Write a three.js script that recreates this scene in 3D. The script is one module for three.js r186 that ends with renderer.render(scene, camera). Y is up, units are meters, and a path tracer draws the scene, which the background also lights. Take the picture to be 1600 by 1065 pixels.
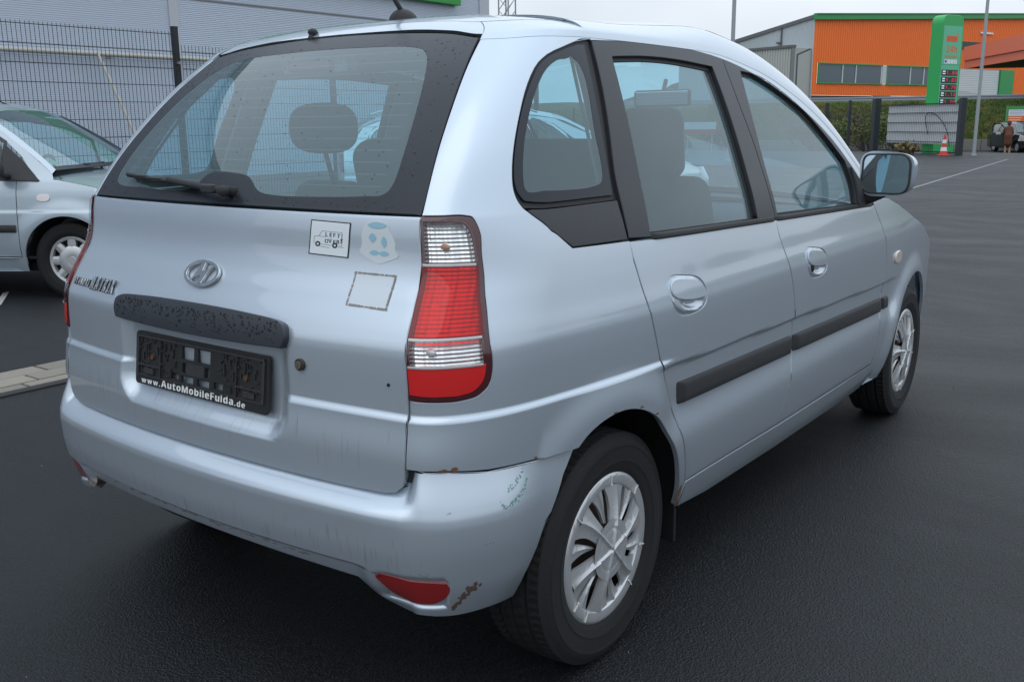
import * as THREE from 'three';
import { mergeGeometries, mergeVertices, toCreasedNormals } from 'three/addons/utils/BufferGeometryUtils.js';
import { RoundedBoxGeometry } from 'three/addons/geometries/RoundedBoxGeometry.js';
import { MarchingCubes } from 'three/addons/objects/MarchingCubes.js';
import { FontLoader } from 'three/addons/loaders/FontLoader.js';
import { TextGeometry } from 'three/addons/geometries/TextGeometry.js';
import { createNoise2D, createNoise3D } from 'simplex-noise';

function rng(seed) { let a = seed >>> 0; return () => { a = (a + 0x6D2B79F5) | 0; let t = Math.imul(a ^ (a >>> 15), 1 | a); t = (t + Math.imul(t ^ (t >>> 7), 61 | t)) ^ t; return ((t ^ (t >>> 14)) >>> 0) / 4294967296; }; }
const noise2 = createNoise2D(rng(11)), noise3 = createNoise3D(rng(12));

// ---------- camera, sky, sun, exposure ----------
const scene = new THREE.Scene();
const camera = new THREE.PerspectiveCamera(38.86, 1024 / 681, 0.05, 900);
camera.position.set(1.9931, 1.3370, 1.2889);
{
  const yaw = -0.645403, pitch = 0.221498;
  camera.lookAt(1.9931 + Math.sin(yaw) * Math.cos(pitch), 1.3370 - Math.sin(pitch), 1.2889 - Math.cos(yaw) * Math.cos(pitch));
  camera.rotateZ(-0.010971);
}
function overcastSky(w, h) {                  // a closed layer of cloud, brighter overhead and round the hidden sun
  const data = new Float32Array(w * h * 4), n = createNoise3D(rng(5));
  for (let j = 0; j < h; j++) for (let i = 0; i < w; i++) {
    const el = ((j + 0.5) / h - 0.5) * Math.PI, az = (i / w) * 2 * Math.PI, up = Math.sin(el), c = Math.cos(el);
    const x = c * Math.cos(az), z = c * Math.sin(az), k = 1 / (Math.max(up, 0) + 0.25);
    const cl = 0.6 * n(x * k * 1.1, z * k * 1.1, up) + 0.3 * n(x * k * 2.7 + 5, z * k * 2.7, up * 2) + 0.15 * n(x * k * 6, z * k * 6 + 3, 1);
    const b = up < 0 ? 0.45 : (0.695 + 0.36 * up) * (1 + 0.30 * Math.max(0, 0.855 * up + 0.52 * z) ** 2) * (1 + 0.10 * cl), o = (j * w + i) * 4;
    data[o] = b * (0.885 - 0.05 * Math.max(up, 0) ** 0.7 + 0.02 * cl); data[o + 1] = b * 0.955; data[o + 2] = b * (1.03 + 0.06 * Math.max(up, 0) ** 0.7 - 0.015 * cl); data[o + 3] = 1;
  }
  const t = new THREE.DataTexture(data, w, h, THREE.RGBAFormat, THREE.FloatType);
  t.mapping = THREE.EquirectangularReflectionMapping; t.magFilter = THREE.LinearFilter; t.minFilter = THREE.LinearFilter; t.colorSpace = THREE.LinearSRGBColorSpace; t.needsUpdate = true;
  return t;
}
const skyTexture = overcastSky(768, 384);
scene.background = skyTexture; scene.environment = skyTexture;
const sun = new THREE.DirectionalLight(new THREE.Color(1, 0.97, 0.93), 0.5);
sun.position.set(0, 56, 34); sun.target.position.set(-2, 0, -6); sun.castShadow = true; sun.shadow.radius = 120;
sun.shadow.mapSize.set(2048, 2048);
Object.assign(sun.shadow.camera, { left: -40, right: 40, top: 40, bottom: -40, near: 1, far: 160 });
scene.add(sun, sun.target);
const renderer = new THREE.WebGLRenderer({ antialias: true });
renderer.setSize(1024, 681);
renderer.toneMapping = THREE.LinearToneMapping;
renderer.toneMappingExposure = 1.16;
renderer.shadowMap.enabled = true;

// ---------- small maths ----------
const clamp = (x, a, b) => Math.min(b, Math.max(a, x));
const sstep = (a, b, x) => { const t = clamp((x - a) / (b - a), 0, 1); return t * t * (3 - 2 * t); };
const mix = (a, b, t) => a + (b - a) * t;
function pchip(pts) {                       // smooth monotone curve through [x, y] pairs
  pts = [...pts].sort((a, b) => a[0] - b[0]);
  const n = pts.length, h = [], d = [], m = [];
  for (let i = 0; i < n - 1; i++) { h[i] = pts[i + 1][0] - pts[i][0]; d[i] = (pts[i + 1][1] - pts[i][1]) / h[i]; }
  m[0] = d[0]; m[n - 1] = d[n - 2];
  for (let i = 1; i < n - 1; i++) m[i] = d[i - 1] * d[i] <= 0 ? 0 : 3 * (h[i - 1] + h[i]) / ((2 * h[i] + h[i - 1]) / d[i - 1] + (h[i] + 2 * h[i - 1]) / d[i]);
  return (x) => {
    if (x <= pts[0][0]) return pts[0][1] + m[0] * (x - pts[0][0]);
    if (x >= pts[n - 1][0]) return pts[n - 1][1] + m[n - 1] * (x - pts[n - 1][0]);
    let i = 0; while (x > pts[i + 1][0]) i++;
    const t = (x - pts[i][0]) / h[i], t2 = t * t, t3 = t2 * t;
    return (2 * t3 - 3 * t2 + 1) * pts[i][1] + (t3 - 2 * t2 + t) * h[i] * m[i] + (3 * t2 - 2 * t3) * pts[i + 1][1] + (t3 - t2) * h[i] * m[i + 1];
  };
}
// ---------- naming and tagging ----------
const taken = {};
function numbered(name) { const n = taken[name] = (taken[name] ?? -1) + 1; return n ? `${name}_${String(n).padStart(3, '0')}` : name; }
function thing(name, label, category, pos = [0, 0, 0], turn = 0, group) {
  const o = new THREE.Group(); o.name = numbered(name); o.position.set(...pos); o.rotation.y = turn;
  o.userData = { label, category }; if (group) o.userData.group = group; scene.add(o); return o;
}
function part(name, geo, mat, parent, label) {
  if (Array.isArray(geo)) geo = join(geo);
  const m = new THREE.Mesh(geo, mat); m.name = name; m.castShadow = m.receiveShadow = true; parent.add(m);
  if (label) m.userData.label = label; return m;
}
function struct(name, geo, mat) { const m = part(numbered(name), geo, mat, scene); m.userData.kind = 'structure'; return m; }
function join(list) {
  const fl = list.filter(Boolean).map((g) => { let h = g.index ? g.toNonIndexed() : g.clone(); for (const k of Object.keys(h.attributes)) if (!['position', 'normal', 'uv'].includes(k)) h.deleteAttribute(k);
    if (!h.attributes.uv) h.setAttribute('uv', new THREE.BufferAttribute(new Float32Array(h.attributes.position.count * 2), 2));
    if (!h.attributes.normal) h.computeVertexNormals(); h.clearGroups?.(); return h; });
  return mergeGeometries(fl);
}
const move = (g, x, y, z) => g.translate(x, y, z);
function box(sx, sy, sz, x, y, z, r = 0) {      // uv in metres on every side
  const g = r ? new RoundedBoxGeometry(sx, sy, sz, 2, r) : new THREE.BoxGeometry(sx, sy, sz);
  g.translate(x, y, z); boxUV(g); return g;
}
function boxUV(g) {
  const p = g.attributes.position, n = g.attributes.normal, uv = new Float32Array(p.count * 2);
  for (let i = 0; i < p.count; i++) {
    const a = Math.abs(n.getX(i)), b = Math.abs(n.getY(i)), c = Math.abs(n.getZ(i));
    if (b >= a && b >= c) { uv[2 * i] = p.getX(i); uv[2 * i + 1] = p.getZ(i); } else if (a >= c) { uv[2 * i] = p.getZ(i); uv[2 * i + 1] = p.getY(i); } else { uv[2 * i] = p.getX(i); uv[2 * i + 1] = p.getY(i); }
  }
  g.setAttribute('uv', new THREE.BufferAttribute(uv, 2)); return g;
}
function bar(a, b, r, seg = 8, r2 = r) {        // round bar from a to b
  const A = new THREE.Vector3(...a), B = new THREE.Vector3(...b), L = A.distanceTo(B);
  const g = new THREE.CylinderGeometry(r2, r, L, seg); g.translate(0, L / 2, 0);
  g.applyQuaternion(new THREE.Quaternion().setFromUnitVectors(new THREE.Vector3(0, 1, 0), B.clone().sub(A).normalize())); g.translate(...a); return g;
}
function beam(a, b, w, h) {                     // square bar from a to b
  const A = new THREE.Vector3(...a), B = new THREE.Vector3(...b), L = A.distanceTo(B);
  const g = new THREE.BoxGeometry(w, h, L), m = new THREE.Matrix4().lookAt(B, A, Math.abs(B.y - A.y) > 0.9 * L ? new THREE.Vector3(1, 0, 0) : new THREE.Vector3(0, 1, 0));
  g.applyMatrix4(m); g.translate((a[0] + b[0]) / 2, (a[1] + b[1]) / 2, (a[2] + b[2]) / 2); return boxUV(g);
}
function tube(pts, r, seg = 24, rs = 8, closed = false) { return new THREE.TubeGeometry(new THREE.CatmullRomCurve3(pts.map((p) => new THREE.Vector3(...p)), closed), seg, r, rs, closed); }
function gridGeo(nu, nv, fn, flip = false) {    // sheet through fn(u, v), u and v in 0..1
  const pos = [], uv = [], idx = [];
  for (let j = 0; j <= nv; j++) for (let i = 0; i <= nu; i++) { const p = fn(i / nu, j / nv); pos.push(p[0], p[1], p[2]); uv.push(p[3] ?? i / nu, p[4] ?? j / nv); }
  for (let j = 0; j < nv; j++) for (let i = 0; i < nu; i++) { const a = j * (nu + 1) + i, b = a + 1, c = a + nu + 1, d = c + 1; flip ? idx.push(a, c, b, b, c, d) : idx.push(a, b, c, b, d, c); }
  const g = new THREE.BufferGeometry(); g.setAttribute('position', new THREE.Float32BufferAttribute(pos, 3)); g.setAttribute('uv', new THREE.Float32BufferAttribute(uv, 2)); g.setIndex(idx); g.computeVertexNormals(); return g;
}
function mirrorX(g) {
  const h = g.index ? g.toNonIndexed() : g.clone();
  for (const k of ['position', 'normal']) { const a = h.attributes[k]; for (let i = 0; i < a.count; i++) a.setX(i, -a.getX(i)); }
  for (const k of Object.keys(h.attributes)) { const a = h.attributes[k], n = a.itemSize; for (let i = 0; i < a.count; i += 3) for (let c = 0; c < n; c++) { const x = a.array[(i + 1) * n + c]; a.array[(i + 1) * n + c] = a.array[(i + 2) * n + c]; a.array[(i + 2) * n + c] = x; } }
  return h;
}
// ---------- trimmed panels cut out of a curved skin ----------
function smooth(pts, step = 0.02, closed = true) {   // a curve through the points; a third entry 1 keeps a corner sharp
  const n = pts.length, out = [];
  const sharp = pts.map((p, i) => (p[2] ? i : -1)).filter((i) => i >= 0);
  const run = (list) => {
    if (list.length === 2) { const L = Math.hypot(list[1][0] - list[0][0], list[1][1] - list[0][1]), k = Math.max(1, Math.ceil(L / 0.06)); for (let i = 0; i < k; i++) out.push([mix(list[0][0], list[1][0], i / k), mix(list[0][1], list[1][1], i / k)]); return; }
    const c = new THREE.CatmullRomCurve3(list.map((p) => new THREE.Vector3(p[0], p[1], 0)), false, 'centripetal'), k = Math.max(list.length * 3, Math.ceil(c.getLength() / step));
    for (let i = 0; i < k; i++) { const v = c.getPoint(i / k); out.push([v.x, v.y]); }
  };
  if (!sharp.length) { const c = new THREE.CatmullRomCurve3(pts.map((p) => new THREE.Vector3(p[0], p[1], 0)), true, 'centripetal'), k = Math.max(n * 3, Math.ceil(c.getLength() / step)); for (let i = 0; i < k; i++) { const v = c.getPoint(i / k); out.push([v.x, v.y]); } return out; }
  for (let q = 0; q < sharp.length; q++) { const a = sharp[q], b = sharp[(q + 1) % sharp.length], list = [pts[a]]; let i = a; do { i = (i + 1) % n; list.push(pts[i]); } while (i !== b); run(list); }
  return out;
}
function curve(pts, step = 0.02) { const c = new THREE.CatmullRomCurve3(pts.map((p) => new THREE.Vector3(p[0], p[1], 0)), false, 'centripetal'), k = Math.max(pts.length * 2, Math.ceil(c.getLength() / step)); return Array.from({ length: k + 1 }, (_, i) => { const v = c.getPoint(i / k); return [v.x, v.y]; }); }
const areaOf = (p) => { let a = 0; for (let i = 0; i < p.length; i++) { const q = p[(i + 1) % p.length]; a += p[i][0] * q[1] - q[0] * p[i][1]; } return a / 2; };
function clipHalf(poly, ax, val, sign) {
  const out = [];
  for (let i = 0; i < poly.length; i++) {
    const a = poly[i], b = poly[(i + 1) % poly.length], da = (a[ax] - val) * sign, db = (b[ax] - val) * sign;
    if (da >= 0) out.push(a);
    if ((da > 0 && db < 0) || (da < 0 && db > 0)) { const t = da / (da - db); const c = [mix(a[0], b[0], t), mix(a[1], b[1], t)]; c[ax] = val; out.push(c); }
  }
  return out;
}
function keyhole(outer, hole) {
  if (areaOf(outer) < 0) outer = [...outer].reverse();
  if (areaOf(hole) > 0) hole = [...hole].reverse();
  let bi = 0, bj = 0, bd = 1e9;
  outer.forEach((a, i) => hole.forEach((b, j) => { const d = (a[0] - b[0]) ** 2 + (a[1] - b[1]) ** 2; if (d < bd) { bd = d; bi = i; bj = j; } }));
  return [...outer.slice(0, bi + 1), ...hole.slice(bj), ...hole.slice(0, bj + 1), ...outer.slice(bi)];
}
function surfaceFrame(fn, s, y) {
  const e = 6e-4, a = fn(s + e, y), b = fn(s - e, y), c = fn(s, y + e), d = fn(s, y - e);
  const U = [a[0] - b[0], a[1] - b[1], a[2] - b[2]], V = [c[0] - d[0], c[1] - d[1], c[2] - d[2]];
  const n = [U[1] * V[2] - U[2] * V[1], U[2] * V[0] - U[0] * V[2], U[0] * V[1] - U[1] * V[0]], l = Math.hypot(...n) || 1;
  return { n: n.map((x) => x / l), mu: Math.hypot(...U) / (2 * e), mv: Math.hypot(...V) / (2 * e), U, V };
}
// poly: outline in the skin's own (s, y); hole: an opening in it; the rim is turned inwards so that panels read as sheet metal
function panel(poly, fn, { ds = 0.03, dy = 0.03, inset = 0.003, flange = 0.014, hole = null, holeFlange = flange, bevel = 0.0016 } = {}) {
  if (areaOf(poly) < 0) poly = [...poly].reverse();
  const insetLoop = (p, amt) => p.map((q, i) => {
    const a = p[(i - 1 + p.length) % p.length], b = p[(i + 1) % p.length], f = surfaceFrame(fn, q[0], q[1]);
    const T = [(b[0] - a[0]) * f.mu, (b[1] - a[1]) * f.mv], l = Math.hypot(...T) || 1;
    return [q[0] - T[1] / l * amt / f.mu, q[1] + T[0] / l * amt / f.mv];
  });
  let out = inset ? insetLoop(poly, inset) : poly, hl = hole ? (areaOf(hole) > 0 ? [...hole].reverse() : hole) : null;
  const whole = hl ? keyhole(out, hl) : out;
  let s0 = 1e9, s1 = -1e9, y0 = 1e9, y1 = -1e9;
  for (const p of whole) { s0 = Math.min(s0, p[0]); s1 = Math.max(s1, p[0]); y0 = Math.min(y0, p[1]); y1 = Math.max(y1, p[1]); }
  const pos = [], nor = [], uv = [], idx = [], seen = new Map();
  const vert = (s, y) => {
    const k = Math.round(s * 2e5) * 4e6 + Math.round(y * 2e5); if (seen.has(k)) return seen.get(k);
    const p = fn(s, y), f = surfaceFrame(fn, s, y); pos.push(...p); nor.push(...f.n); uv.push(s, y); const i = pos.length / 3 - 1; seen.set(k, i); return i;
  };
  const i0 = Math.floor(s0 / ds), i1 = Math.ceil(s1 / ds), j0 = Math.floor(y0 / dy), j1 = Math.ceil(y1 / dy);
  for (let i = i0; i < i1; i++) {
    let col = clipHalf(clipHalf(whole, 0, i * ds, 1), 0, (i + 1) * ds, -1); if (col.length < 3) continue;
    for (let j = j0; j < j1; j++) {
      let c = clipHalf(clipHalf(col, 1, j * dy, 1), 1, (j + 1) * dy, -1); if (c.length < 3) continue;
      const d = []; for (const p of c) { const q = d[d.length - 1]; if (!q || Math.abs(q[0] - p[0]) + Math.abs(q[1] - p[1]) > 1e-7) d.push(p); }
      if (d.length > 1 && Math.abs(d[0][0] - d[d.length - 1][0]) + Math.abs(d[0][1] - d[d.length - 1][1]) < 1e-7) d.pop();
      if (d.length < 3 || Math.abs(areaOf(d)) < 1e-9) continue;
      const V2 = d.map((p) => new THREE.Vector2(p[0], p[1])), tri = THREE.ShapeUtils.triangulateShape(V2, []), v = d.map((p) => vert(p[0], p[1]));
      for (const t of tri) { const A = d[t[0]], B = d[t[1]], C = d[t[2]], ar = (B[0] - A[0]) * (C[1] - A[1]) - (C[0] - A[0]) * (B[1] - A[1]); if (Math.abs(ar) < 1e-10) continue; ar > 0 ? idx.push(v[t[0]], v[t[1]], v[t[2]]) : idx.push(v[t[0]], v[t[2]], v[t[1]]); }
    }
  }
  const skirt = (loop, depth) => {
    const n = loop.length, base = pos.length / 3;
    for (let i = 0; i < n; i++) {
      const q = loop[i], a = loop[(i - 1 + n) % n], b = loop[(i + 1) % n], f = surfaceFrame(fn, q[0], q[1]), p = fn(q[0], q[1]);
      const du = b[0] - a[0], dv = b[1] - a[1]; let T = [0, 1, 2].map((k) => f.U[k] * du + f.V[k] * dv); const l = Math.hypot(...T) || 1; T = T.map((x) => x / l);
      const o = [T[1] * f.n[2] - T[2] * f.n[1], T[2] * f.n[0] - T[0] * f.n[2], T[0] * f.n[1] - T[1] * f.n[0]], h = bevel * 0.7;
      const rows = [[0, 0, 0, 1], [h, -bevel, 0.75, 0.66], [h, -bevel * 1.2, 1, 0], [h, -depth, 1, 0]];
      for (const [oo, nn, no, nnn] of rows) { for (let k = 0; k < 3; k++) pos.push(p[k] + o[k] * oo + f.n[k] * nn); const w = [0, 1, 2].map((k) => o[k] * no + f.n[k] * nnn), wl = Math.hypot(...w); nor.push(...w.map((x) => x / wl)); uv.push(q[0], q[1]); }
    }
    for (let i = 0; i < n; i++) for (let r = 0; r < 3; r++) { const a = base + i * 4 + r, b = base + ((i + 1) % n) * 4 + r; idx.push(a, a + 1, b, b, a + 1, b + 1); }
  };
  if (flange) skirt(out, flange);
  if (hl && holeFlange) skirt(hl, holeFlange);
  const g = new THREE.BufferGeometry(); g.setAttribute('position', new THREE.Float32BufferAttribute(pos, 3)); g.setAttribute('normal', new THREE.Float32BufferAttribute(nor, 3)); g.setAttribute('uv', new THREE.Float32BufferAttribute(uv, 2)); g.setIndex(idx); return g;
}
// ---------- textures ----------
function dataTex(w, h, fn, { srgb = false, repeat = null } = {}) {
  const d = new Uint8Array(w * h * 4);
  for (let j = 0; j < h; j++) for (let i = 0; i < w; i++) { const c = fn(i, j, i / w, j / h), o = (j * w + i) * 4; d[o] = clamp(c[0], 0, 1) * 255; d[o + 1] = clamp(c[1] ?? c[0], 0, 1) * 255; d[o + 2] = clamp(c[2] ?? c[0], 0, 1) * 255; d[o + 3] = clamp(c[3] ?? 1, 0, 1) * 255; }
  const t = new THREE.DataTexture(d, w, h); t.wrapS = t.wrapT = THREE.RepeatWrapping; t.magFilter = THREE.LinearFilter; t.minFilter = THREE.LinearMipmapLinearFilter; t.generateMipmaps = true;
  if (srgb) t.colorSpace = THREE.SRGBColorSpace; if (repeat) t.repeat.set(...repeat); t.needsUpdate = true; return t;
}
function tileNoise(u, v, f, n = noise3) { const a = u * 2 * Math.PI, b = v * 2 * Math.PI, R = f / (2 * Math.PI); return n(Math.cos(a) * R + 7 * Math.cos(b) * R * 0.31, Math.sin(a) * R + Math.sin(b) * R * 2.17, Math.cos(b) * R + Math.sin(b) * 0.5 * R); }
function canvasTex(w, h, draw) { const c = document.createElement('canvas'); c.width = w; c.height = h; draw(c.getContext('2d'), w, h); const t = new THREE.CanvasTexture(c); t.colorSpace = THREE.SRGBColorSpace; t.anisotropy = 4; return t; }
const C = (r, g, b) => new THREE.Color().setRGB(r, g, b);
const std = (r, g, b, rough = 0.7, metal = 0, extra = {}) => new THREE.MeshStandardMaterial({ color: C(r, g, b), roughness: rough, metalness: metal, side: THREE.DoubleSide, ...extra });
const phys = (r, g, b, extra) => new THREE.MeshPhysicalMaterial({ color: C(r, g, b), side: THREE.DoubleSide, ...extra });
// fine grain shared by several surfaces
const grain = dataTex(512, 512, (() => { const r = rng(3), a = new Float32Array(512 * 512); for (let i = 0; i < a.length; i++) a[i] = r(); return (i, j) => { let s = 0; for (let y = -1; y <= 1; y++) for (let x = -1; x <= 1; x++) s += a[((j + y + 512) % 512) * 512 + ((i + x + 512) % 512)]; const v = (s / 9 - 0.5) * 2.2 + 0.5; return [v, v, v]; }; })());
const withRepeat = (t, x, y) => { const c = t.clone(); c.repeat.set(x, y); c.needsUpdate = true; return c; };
const M = {
  paint: phys(0.53, 0.60, 0.675, { metalness: 0.6, roughness: 0.33, clearcoat: 1, clearcoatRoughness: 0.04 }),
  paintLight: phys(0.56, 0.60, 0.64, { metalness: 0.45, roughness: 0.38, clearcoat: 1, clearcoatRoughness: 0.05 }),
  paintBlue: phys(0.42, 0.495, 0.555, { metalness: 0.45, roughness: 0.38, clearcoat: 1, clearcoatRoughness: 0.05 }),
  paintDark: phys(0.02, 0.028, 0.03, { metalness: 0.3, roughness: 0.35, clearcoat: 1, clearcoatRoughness: 0.05 }),
  trim: std(0.028, 0.030, 0.036, 0.38, 0, { bumpMap: withRepeat(grain, 3, 3), bumpScale: 0.0002 }),
  rubber: std(0.012, 0.012, 0.013, 0.55),
  plastic: std(0.03, 0.031, 0.034, 0.55, 0, { bumpMap: withRepeat(grain, 4, 4), bumpScale: 0.001 }),
  dark: std(0.008, 0.008, 0.009, 0.9),
  frit: phys(0.018, 0.022, 0.030, { roughness: 0.3, specularIntensity: 0.7 }),
  glass: phys(0.86, 0.94, 0.93, { transmission: 1, thickness: 0, roughness: 0.0, ior: 1.5 }),
  mist: phys(0.56, 0.82, 0.90, { transmission: 0.88, thickness: 0, roughness: 0.0, ior: 1.55 }),
  chrome: std(0.6, 0.61, 0.62, 0.1, 1),
  satin: std(0.55, 0.56, 0.57, 0.35, 0.9),
  mirror: std(0.7, 0.8, 0.82, 0.01, 1),
  fabric: std(0.03, 0.034, 0.038, 0.95, 0, { bumpMap: withRepeat(grain, 2, 2), bumpScale: 0.0003 }),
  fabricLight: std(0.22, 0.23, 0.235, 0.95),
  headliner: std(0.34, 0.35, 0.35, 0.95),
  white: std(0.75, 0.76, 0.76, 0.45),
  steel: std(0.32, 0.34, 0.36, 0.45, 0.6),
  galv: std(0.36, 0.39, 0.41, 0.5, 0.45),
};
M.trim.bumpMap.needsUpdate = true;
// ---------- ground ----------
const groundY = (x, z) => (z < -40 ? -0.46 * sstep(-40, -54, z) : 0);
{
  const N = 1024, r = rng(21), a = new Float32Array(N * N), h = new Float32Array(N * N);
  for (let i = 0; i < a.length; i++) a[i] = r();
  // chippings: scattered round stones of 3 to 9 mm in a dark binder
  const tone = new Float32Array(N * N).fill(0.5);
  for (let k = 0; k < 80000; k++) {
    const cx = r() * N, cy = r() * N, R = 0.9 + 1.9 * r() * r(), t = 0.35 + 0.5 * r(), top = 0.45 + 0.55 * r();
    for (let y = Math.floor(cy - R); y <= cy + R; y++) for (let x = Math.floor(cx - R); x <= cx + R; x++) {
      const d = Math.hypot(x - cx, y - cy) / R; if (d > 1) continue; const o = ((y + N) % N) * N + ((x + N) % N), hh = top * Math.sqrt(1 - d * d); if (hh > h[o]) { h[o] = hh; tone[o] = t; }
    }
  }
  const colour = dataTex(N, N, (i, j) => { const o = j * N + i, t = h[o] > 0.3 ? tone[o] : 0.35, g = 0.062 + 0.30 * Math.max(0, t - 0.42) ** 1.3 * (0.6 + 0.4 * h[o]) + 0.035 * (a[o] - 0.5) + (r() > 0.9995 ? 0.3 : 0); return [g, g * 1.01, g * 1.03]; }, { srgb: true });
  const height = dataTex(N, N, (i, j) => { const v = h[j * N + i] * 0.85 + 0.15 * a[j * N + i]; return [v, v, v]; });
  const wet = dataTex(512, 512, (i, j, u, v) => {          // drying patches: damp and dry areas differ in gloss
    const n = tileNoise(u, v, 3) * 0.5 + tileNoise(v, u, 7) * 0.3 + tileNoise(u, v, 19) * 0.25;
    const g = clamp(0.58 + 0.08 * n, 0.38, 0.8); return [1, g, 0];
  });
  const rep = 1 / 1.5; colour.repeat.set(rep, rep); height.repeat.set(rep, rep); wet.repeat.set(1 / 9, 1 / 6.5);
  const asphalt = new THREE.MeshPhysicalMaterial({ specularIntensity: 0.92, color: C(0.95, 1.16, 1.5), map: colour, bumpMap: height, bumpScale: 0.0030, roughness: 1, roughnessMap: wet });
  const zs = [260, 120, 60, 30, 10, 0, -10, -20, -30, -38, -40, -42, -44, -46, -48, -50, -52, -54, -58, -80, -130, -260, -420], xs = [-420, -200, -100, -50, -25, -12, -6, 0, 6, 12, 25, 50, 100, 200, 420];
  const g = gridGeo(xs.length - 1, zs.length - 1, (u, v) => { const x = xs[Math.round(u * (xs.length - 1))], z = zs[Math.round(v * (zs.length - 1))]; return [x, groundY(x, z), z, x, -z]; });
  struct('ground', g, asphalt);
  // sealed seam between two asphalt fields
  struct('road_marking', gridGeo(1, 12, (u, v) => { const z = mix(-14, -34.5, v), x = mix(-2.9, -4.36, v) + (u - 0.5) * 0.06; return [x, 0.004, z, u, v * 10]; }), std(0.24, 0.25, 0.26, 0.7));
  for (const [x0, z0, x1, z1] of [[-5.62, -2.2, -6.2, -2.55], [-5.45, -2.75, -5.95, -3.0]]) struct('parking_line', gridGeo(1, 1, (u, v) => { const x = mix(x0, x1, v), z = mix(z0, z1, v); return [x + (u - 0.5) * 0.03, 0.004, z + (u - 0.5) * 0.07, u, v]; }), std(0.42, 0.42, 0.4, 0.8));
}
{ // a few loose chips of stone lying about
  const r = rng(14), g = new THREE.IcosahedronGeometry(1, 0), N = 420, im = new THREE.InstancedMesh(g, std(1, 1, 1, 0.8), N), m = new THREE.Matrix4(), q = new THREE.Quaternion(), c = new THREE.Color();
  for (let i = 0; i < N; i++) { const x = mix(-4, 4.5, r()), z = mix(1.2, -12, r() ** 1.5), s = 0.0012 + 0.0034 * r() ** 3; q.setFromEuler(new THREE.Euler(r() * 6, r() * 6, r() * 6)); m.compose(new THREE.Vector3(x, s * 0.5, z), q, new THREE.Vector3(s, s * 0.7, s * 1.2)); im.setMatrixAt(i, m); const t = 0.10 + 0.35 * r() * r(); c.setRGB(t, t * 0.97, t * 0.9); im.setColorAt(i, c); }
  im.name = 'gravel'; im.userData = { kind: 'stuff', label: 'tiny pale stone chips scattered over the dark asphalt', category: 'gravel' }; scene.add(im);
}
{ // paved gutter of concrete setts
  const r = rng(8), g0 = new THREE.Group(); g0.name = 'gutter_strip'; g0.userData.kind = 'structure'; scene.add(g0);
  part('bed', box(0.5, 0.012, 12, -3.19, 0.003, -3), std(0.03, 0.03, 0.03, 0.95), g0);
  const mats = [0, 1, 2, 3, 4].map((k) => std(0.22 + 0.028 * k, 0.20 + 0.024 * k, 0.165 + 0.02 * k, 0.8, 0, { bumpMap: withRepeat(grain, 2.5, 2.5), bumpScale: 0.004 }));
  for (const [x, w, L, ph] of [[-3.345, 0.155, 0.30, 0], [-3.178, 0.155, 0.30, 0.14], [-3.045, 0.085, 0.42, 0.06]])
    for (let z = -6 + ph; z < 2; z += L) {
      const m = part('stone', box(w, 0.022, L - 0.012, 0, 0, 0, 0.006), mats[Math.floor(r() * 5)], g0);
      m.position.set(x + (r() - 0.5) * 0.008, 0.004 + (r() - 0.5) * 0.004, z); m.rotation.set((r() - 0.5) * 0.012, (r() - 0.5) * 0.02, (r() - 0.5) * 0.012);
    }
}
// distant wooded hills all round the horizon
struct('hills', gridGeo(360, 10, (u, v) => { const a = u * 2 * Math.PI, R = 260 + 120 * v, n = 1 + 0.35 * noise2(Math.cos(a) * 3, Math.sin(a) * 3) + 0.22 * noise2(Math.cos(a) * 11, Math.sin(a) * 11 + 4) + 0.10 * noise2(Math.cos(a) * 55, Math.sin(a) * 55 + v * 3); return [Math.cos(a) * R, -2 + Math.sin(v * Math.PI * 0.5) * 13 * n, Math.sin(a) * R - 20, u * 200, v * 20]; }), std(0.035, 0.045, 0.03, 0.95));
// ---------- ribbed sheet ----------
function ribbedSheet(w, h, pitch, depth, horizontal = false) {     // in x, y with ribs facing +z
  const n = Math.round((horizontal ? h : w) / pitch), pos = [], idx = [], uv = [];
  const prof = [[0, 0], [0.5, 0], [0.6, 1], [0.9, 1], [1, 0]];
  for (let i = 0; i < n; i++) for (const [f, d] of prof) { const t = (i + f) * pitch; for (const e of [0, 1]) { const p = horizontal ? [e * w, t, d * depth] : [t, e * h, d * depth]; pos.push(...p); uv.push(p[0], p[1]); } }
  const m = n * prof.length; for (let i = 0; i < m - 1; i++) { const a = i * 2; horizontal ? idx.push(a, a + 1, a + 2, a + 2, a + 1, a + 3) : idx.push(a, a + 2, a + 1, a + 1, a + 2, a + 3); }
  const g = new THREE.BufferGeometry(); g.setAttribute('position', new THREE.Float32BufferAttribute(pos, 3)); g.setAttribute('uv', new THREE.Float32BufferAttribute(uv, 2)); g.setIndex(idx); const f = g.toNonIndexed(); f.computeVertexNormals(); return f;
}
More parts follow.
